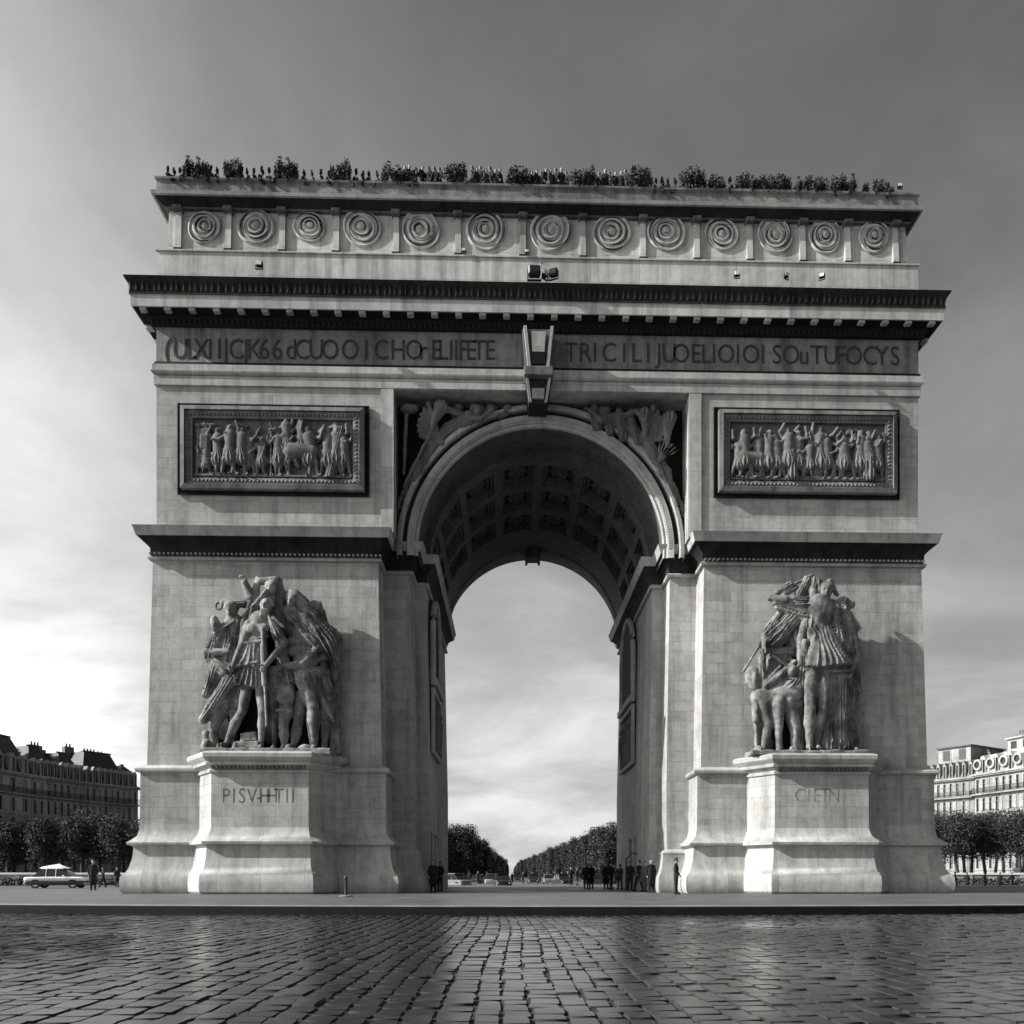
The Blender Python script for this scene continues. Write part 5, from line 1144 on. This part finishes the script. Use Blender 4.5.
# ================================================================== STREET FURNITURE AND LAMPS
b=empty('bollard',(0,0,0)); MB().lathe((0,0,0),[(.001,1.02),(.06,1.0),(.085,.93),(.085,.86),(.07,.82),(.075,.1),(.09,.04),(.09,0)],20).build('post',M['metal'],b,smooth=50); MB().lathe((0,0,0),[(.001,.075),(.28,.07),(.34,.03),(.34,0)],28).build('base_disc',M['slab'],b,smooth=50)
x,y=at(346,42.5); b.location=(x,y,0); tag(b,'short dark post on a round pale foot, on the kerb before the left pedestal','bollard')
def lampost(px,D,h,lab,grp='lamps along the avenue'):
    x,y=at(px,D); o=empty('street_lamp',(0,0,0)); MB().lathe((0,0,0),[(.14,0),(.14,.5),(.07,.6),(.05,h),(.001,h+.02)],12).tube([(0,0,h-.1),(.35,0,h+.3),(.9,0,h+.35)],.035,8).build('post',M['metal'],o,smooth=50)
    MB().lathe((.95,0,h+.25),[(.02,.12),(.14,.08),(.18,0),(.1,-.05),(.01,-.06)],14).build('lamp_head',M['lens'],o,smooth=50); o.location=(x,y,-.35); tag(o,lab,'lamp',grp); return o
lampost(626,60.5,2.6,'thin short lamp post against the sunlit passage wall at right',None)
def flood(X,Y,Z,sc,lab,rz=0,lens=True,grp='floodlights on the ledges'):
    o=empty('floodlight',(0,0,0)); MB().bbox(-.22,.22,-.12,.18,.16,.5,.04).build('housing',M['metal'],o); MB().bbox(-.18,.18,-.15,-.115,.2,.46,.01).build('lens',M['lens'] if lens else M['glass'],o)
    MB().box(-.26,-.23,-.03,.03,0,.36).box(.23,.26,-.03,.03,0,.36).box(-.26,.26,-.05,.05,-.03,0).build('bracket',M['metal'],o); o.location=(X,Y,Z); o.rotation_euler=(0,0,rz); o.scale=(sc,)*3; return tag(o,lab,'floodlight',grp)
flood(X_of(259.5,-1.7),-1.75,35.2,.85,'round-looking floodlight on the main cornice at far left, below the second shield')
flood(X_of(534,-.6),-1.2,35.25,1.55,'big dark floodlight on the cornice at the middle, left end of its cluster',lens=False)
flood(X_of(544,-.6),-1.3,35.25,1.0,'smaller tilted floodlight in the middle of the central cluster',rz=.7)
flood(X_of(553,-.6),-1.3,35.25,1.15,'dark floodlight at the right end of the central cluster',rz=-.4,lens=False)
flood(X_of(737,-1.9),-1.9,35.1,.7,'pale floodlight on the cornice edge, left one of three on the right')
flood(X_of(786,-1.9),-1.9,35.1,.7,'pale floodlight on the cornice edge, middle one of three on the right',rz=.5)
flood(X_of(822,-1.9),-1.9,35.1,.7,'pale floodlight on the cornice edge, right one of three on the right',rz=-.5)
flood(X_of(903,-.6),-.2,41.76,.6,'white floodlight on the top right corner of the attic')
flood(X_of(464,.0),.02,37.58,.55,'small box lamp at the foot of the pilaster left of the central shield pair')
flood(X_of(527,.0),.02,37.58,.55,'small box lamp at the foot of the pilaster left of the central shield')

# ================================================================== BUILDINGS
def facade(name,p0,p1,floors,fh,z0,wallm,roofm,lab,bays,depth=14,attic=3.6,attic_top=3.5,oculus=False,rooflist=(),shut=.0,chims=(),skip=0):
    """Parisian block: local x along the street face from p0 to p1, facing -y"""
    (x0,y0),(x1,y1)=p0,p1; L=math.hypot(x1-x0,y1-y0); a=math.atan2(y1-y0,x1-x0)
    o=empty(name,(x0,y0,-.36)); o.rotation_euler=(0,0,a); ORG[o.name]=Vector((0,0,0)); H=z0+floors*fh
    bw=L/bays; r=random.Random(len(name)+bays)
    # wall with real window openings: piers, spandrels
    wl=MB(); wl.box(0,L,0,.35,0,z0)
    ww=bw*.42
    for f in range(floors):
        zb=z0+f*fh; s0=zb+(.35 if f else .25); s1=zb+fh*.80
        wl.box(0,L,0,.35,zb,s0); wl.box(0,L,0,.35,s1,zb+fh)
        for k in range(bays+1):
            xa=(k-.5)*bw+ww/2 if k else 0; xb=(k+.5)*bw-ww/2 if k<bays else L
            wl.box(max(0,xa),min(L,xb),0,.35,s0,s1)
    wl.box(0,L,.36,depth,0,H); W=wl.build('wall',wallm,o)
    st=MB()
    for f in range(floors): st.box(-.1,L+.1,-.14,.0,z0+f*fh-.12,z0+f*fh+.1)
    st.box(-.25,L+.25,-.5,.0,H-.15,H+.05); st.box(-.4,L+.4,-.7,.0,H+.05,H+.35)
    st.build('cornice',wallm,W)
    for f in range(skip,floors):
        zb=z0+f*fh
        for k in range(bays):
            xm=(k+.5)*bw; s0=zb+(.35 if f else .25); s1=zb+fh*.80
            w=MB().box(xm-ww/2,xm+ww/2,.22,.28,s0,s1).build('window',M['glass'],o)
            fr=MB().box(xm-.05,xm+.05,.17,.218,s0,s1).box(xm-ww/2,xm+ww/2,.17,.218,s0+(s1-s0)*.68,s0+(s1-s0)*.68+.07)
            if r.random()<shut: fr.box(xm-ww/2,xm+ww/2,.10,.168,s0+(s1-s0)*r.choice([0,.0,.35]),s1)
            fr.build('frame',M['shutter'],w)
    # balcony rails on two storeys
    for f in(floors-1,max(1,floors-3)):
        bz=z0+f*fh; m=MB().box(0,L,-.75,-.15,bz-.1,bz+.08); m.build('balcony',wallm,o)
        m=MB(); t=0.0
        while t<L: m.box(t,t+.05,-.74,-.69,bz+.08,bz+1.0); t+=.22
        m.box(0,L,-.75,-.68,bz+1.0,bz+1.07); m.build('railing',M['metal'],o)
    # mansard
    zm=H+.35
    m=MB(); m.prism([(0.1,zm),(1.3,zm+attic),(depth-1.3,zm+attic),(depth-.1,zm)],0,L,'x'); rf=m.build('roof',roofm,o)
    for k in range(bays):
        xm=(k+.5)*bw
        if oculus and k%2==0:
            MB().lathe((xm,.1,zm+attic*.5),[(.95,-.25),(.95,.9),(.01,.9)],20,'y').lathe((xm,.1,zm+attic*.5),[(.95,-.25),(.6,-.3),(.6,0)],20,'y').build('dormer',wallm,rf,smooth=40)
            MB().lathe((xm,.1,zm+attic*.5),[(.6,-.1),(.01,-.1)],20,'y').build('dormer_window',M['glass'],rf)
        else:
            m=MB().box(xm-ww*.62,xm-ww*.42,-.05,1.4,zm+.1,zm+attic*.72).box(xm+ww*.42,xm+ww*.62,-.05,1.4,zm+.1,zm+attic*.72)
            m.prism([(xm-ww*.7,zm+attic*.72),(xm+ww*.7,zm+attic*.72),(xm,zm+attic*.95)],-.1,1.5,'y'); m.build('dormer',wallm,rf)
            MB().box(xm-ww*.42,xm+ww*.42,.12,.2,zm+.1,zm+attic*.72).build('dormer_window',M['glass'],rf)
    for (t0,t1,hh,kind) in rooflist:
        m=MB(); xa,xb=t0*L,t1*L; zt=zm+attic
        if kind=='hip':
            m.add([(xa,1.2,zt-.1),(xb,1.2,zt-.1),(xb,depth-1.2,zt-.1),(xa,depth-1.2,zt-.1),(xa+1.0,2.4,zt+hh),(xb-1.0,2.4,zt+hh),(xb-1.0,depth-2.4,zt+hh),(xa+1.0,depth-2.4,zt+hh)],[(0,1,5,4),(1,2,6,5),(2,3,7,6),(3,0,4,7),(4,5,6,7)])
            m.box(xa+.8,xb-.8,2.3,2.7,zt+hh,zt+hh+.18)
            m.build('roof_pavilion',roofm,o)
        else:
            m.box(xa,xb,1.6,depth-1.6,zt-.1,zt+hh); q=m.build('penthouse',wallm,o); MB().box(xa-.3,xb+.3,1.2,depth-1.2,zt+hh,zt+hh+.25).build('penthouse_roof',roofm,q)
            n=max(1,int((xb-xa)/2.2))
            for k in range(n): xx=xa+(k+.5)*(xb-xa)/n; MB().box(xx-.6,xx+.6,1.54,1.6,zt+.4,zt+hh-.4).build('window',M['glass'],q)
    for (t,yy,hh,n) in chims:
        m=MB().box(t*L-.35*n*.9-.2,t*L+.35*n*.9+.2,yy,yy+.8,zm+attic-.6,zm+attic+hh); ch=m.build('chimney',M['brick'],o)
        q=MB()
        for k in range(n): q.lathe((t*L+(k-(n-1)/2)*.6,yy+.4,zm+attic+hh),[(.16,0),(.13,.5),(.16,.55),(.01,.56)],10)
        q.build('chimney_pots',M['brick'],ch,smooth=50)
    return tag(o,lab,'building')
def atp(px,D): x,y=at(px,D); return (x,y)
facade('apartment_building',atp(-100,112),atp(31,137),5,2.95,2.0,M['bstone'],M['slate'],'grey mansard-roofed apartment block at the left picture edge, nearest of the left row',9,attic=3.0,rooflist=[(.55,.98,2.6,'hip'),(.1,.5,2.2,'hip')],chims=[(.5,5,3.4,4),(.97,5,3.0,3)],shut=.3)
facade('apartment_building',atp(31.5,137.2),atp(84,147),5,2.95,2.0,M['bstone'],M['slate'],'grey apartment block with low dark roof pavilions, middle of the left row',8,attic=2.9,rooflist=[(.06,.42,2.0,'hip'),(.62,.95,1.7,'hip')],chims=[(.45,4,2.6,3),(.58,5,2.2,4),(.03,5,1.8,2)],shut=.3)
facade('apartment_building',atp(84.5,147.3),atp(138,156),5,2.95,2.0,M['bstone'],M['slate'],'grey apartment block with a long pale-ended dark roof, beside the left side of the arch',9,attic=2.9,rooflist=[(.05,.72,2.6,'hip'),(.75,.97,1.0,'hip')],chims=[(.12,6,3.6,2),(.5,6,3.2,4),(.7,6,3.0,2)],shut=.45)
facade('pale_building',atp(917,156),atp(974,147),5,3.15,2.4,M['bstone2'],M['zinc'],'pale building with a dark glazed roof pavilion, next to the right side of the arch',9,attic=3.0,rooflist=[(.30,.86,2.6,'box')],chims=[(.16,5,1.9,3),(.9,5,1.6,3)],shut=.2)
facade('pale_building',atp(974.5,146.8),atp(1075,127),5,3.2,2.4,M['bstone2'],M['bstone2'],'pale building with round attic windows and tall chimneys, at the right edge',14,attic=3.2,oculus=True,rooflist=[(.28,.9,2.0,'box')],chims=[(.25,5,3.4,4),(.42,5,4.6,5),(.6,5,4.2,4)],shut=.2)

# ================================================================== SKY, SUN, CAMERA
SUN_EL=R(31); SUN_AZ=R(-101.5)        # azimuth from +Y, clockwise seen from above positive
d=Vector((math.sin(SUN_AZ)*math.cos(SUN_EL),math.cos(SUN_AZ)*math.cos(SUN_EL),math.sin(SUN_EL)))
sl=bpy.data.lights.new('sun','SUN'); sl.energy=5.0; sl.angle=R(.6); sl.color=(1,.985,.96)
so=bpy.data.objects.new('sun',sl); COL.objects.link(so); so.rotation_euler=d.to_track_quat('Z','Y').to_euler(); so.location=(-60,-60,60)
w=bpy.data.worlds.new('World'); scene.world=w; w.use_nodes=True; nt=w.node_tree; L=nt.links.new
bg=nt.nodes['Background']; tc=N(nt,'ShaderNodeTexCoord'); sp_=N(nt,'ShaderNodeSeparateXYZ'); L(tc.outputs['Generated'],sp_.inputs[0])
zm=N(nt,'ShaderNodeMath',operation='MAXIMUM'); L(sp_.outputs[2],zm.inputs[0]); zm.inputs[1].default_value=.10
sv_=N(nt,'ShaderNodeCombineXYZ'); L(sp_.outputs[0],sv_.inputs[0]); L(sp_.outputs[1],sv_.inputs[1]); L(zm.outputs[0],sv_.inputs[2])
sky=N(nt,'ShaderNodeTexSky',sky_type='NISHITA',sun_disc=False,sun_elevation=SUN_EL,sun_rotation=SUN_AZ,air_density=1.6,dust_density=3.0,ozone_density=1.0)
L(sv_.outputs[0],sky.inputs['Vector']); bw=N(nt,'ShaderNodeRGBToBW'); L(sky.outputs[0],bw.inputs[0])
# cloud layer: direction projected on a high flat deck
ad=N(nt,'ShaderNodeMath',operation='ADD'); L(sp_.outputs[2],ad.inputs[0]); ad.inputs[1].default_value=.22
dx=N(nt,'ShaderNodeMath',operation='DIVIDE'); L(sp_.outputs[0],dx.inputs[0]); L(ad.outputs[0],dx.inputs[1])
dy_=N(nt,'ShaderNodeMath',operation='DIVIDE'); L(sp_.outputs[1],dy_.inputs[0]); L(ad.outputs[0],dy_.inputs[1])
cv_=N(nt,'ShaderNodeCombineXYZ'); L(dx.outputs[0],cv_.inputs[0]); L(dy_.outputs[0],cv_.inputs[1])
mp=N(nt,'ShaderNodeMapping'); mp.inputs['Scale'].default_value=(.75,.85,1); mp.inputs['Rotation'].default_value=(0,0,.5); L(cv_.outputs[0],mp.inputs[0])
n1=N(nt,'ShaderNodeTexNoise',i_Scale=1.3,i_Detail=9.0,i_Roughness=.55,i_Distortion=.4); L(mp.outputs[0],n1.inputs['Vector'])
n2=N(nt,'ShaderNodeTexNoise',i_Scale=2.6,i_Detail=8.0,i_Roughness=.6,i_Distortion=.8); L(mp.outputs[0],n2.inputs['Vector'])
cm=ramp(nt,n1.outputs[0],[(.34,.74),(.48,.95),(.64,1.45)]); cm2=ramp(nt,n2.outputs[0],[(.35,.95),(.68,1.06)])
cl=mul(nt,cm,cm2); c=mul(nt,bw.outputs[0],cl)
SKYGAIN=(1.0,.995,.975,1)
rg=N(nt,'ShaderNodeRGB'); rg.outputs[0].default_value=SKYGAIN; c=mul(nt,c,rg.outputs[0])
c=mul(nt,c,ramp(nt,sp_.outputs[2],[(0,.90),(.2,.82),(.45,.66),(.75,.47)]))
xm=N(nt,'ShaderNodeMapRange'); L(sp_.outputs[0],xm.inputs[0]); xm.inputs[1].default_value=-.55; xm.inputs[2].default_value=.55; xm.inputs[3].default_value=1.36; xm.inputs[4].default_value=.60
xc=N(nt,'ShaderNodeCombineColor'); [L(xm.outputs[0],xc.inputs[q]) for q in range(3)]
ya=N(nt,'ShaderNodeMapRange'); L(sp_.outputs[1],ya.inputs[0]); ya.inputs[1].default_value=-.6; ya.inputs[2].default_value=.3; ya.inputs[3].default_value=.6; ya.inputs[4].default_value=1.0  # sky behind the camera dimmed to cut fill on the arch front
yc=N(nt,'ShaderNodeCombineColor'); [L(ya.outputs[0],yc.inputs[q]) for q in range(3)]; ym=yc.outputs[0]
c=mul(nt,c,xc.outputs[0]); c=mul(nt,c,ym)
L(c,bg.inputs['Color']); bg.inputs['Strength'].default_value=.15
cam=bpy.data.cameras.new('camera'); co=bpy.data.objects.new('camera',cam); COL.objects.link(co); scene.camera=co
cam.sensor_width=36; cam.lens=F/1024*36; cam.shift_x=-(PX-512)/1024; cam.shift_y=(PY-512)/1024; cam.clip_end=9000; cam.clip_start=.1
co.location=(CX,CY,CZ); co.rotation_euler=(PI/2,0,-YAW)
scene.view_settings.view_transform='Standard'; scene.view_settings.look='None'; scene.view_settings.exposure=.55; scene.view_settings.gamma=1
scene.render.resolution_x=1024; scene.render.resolution_y=1024
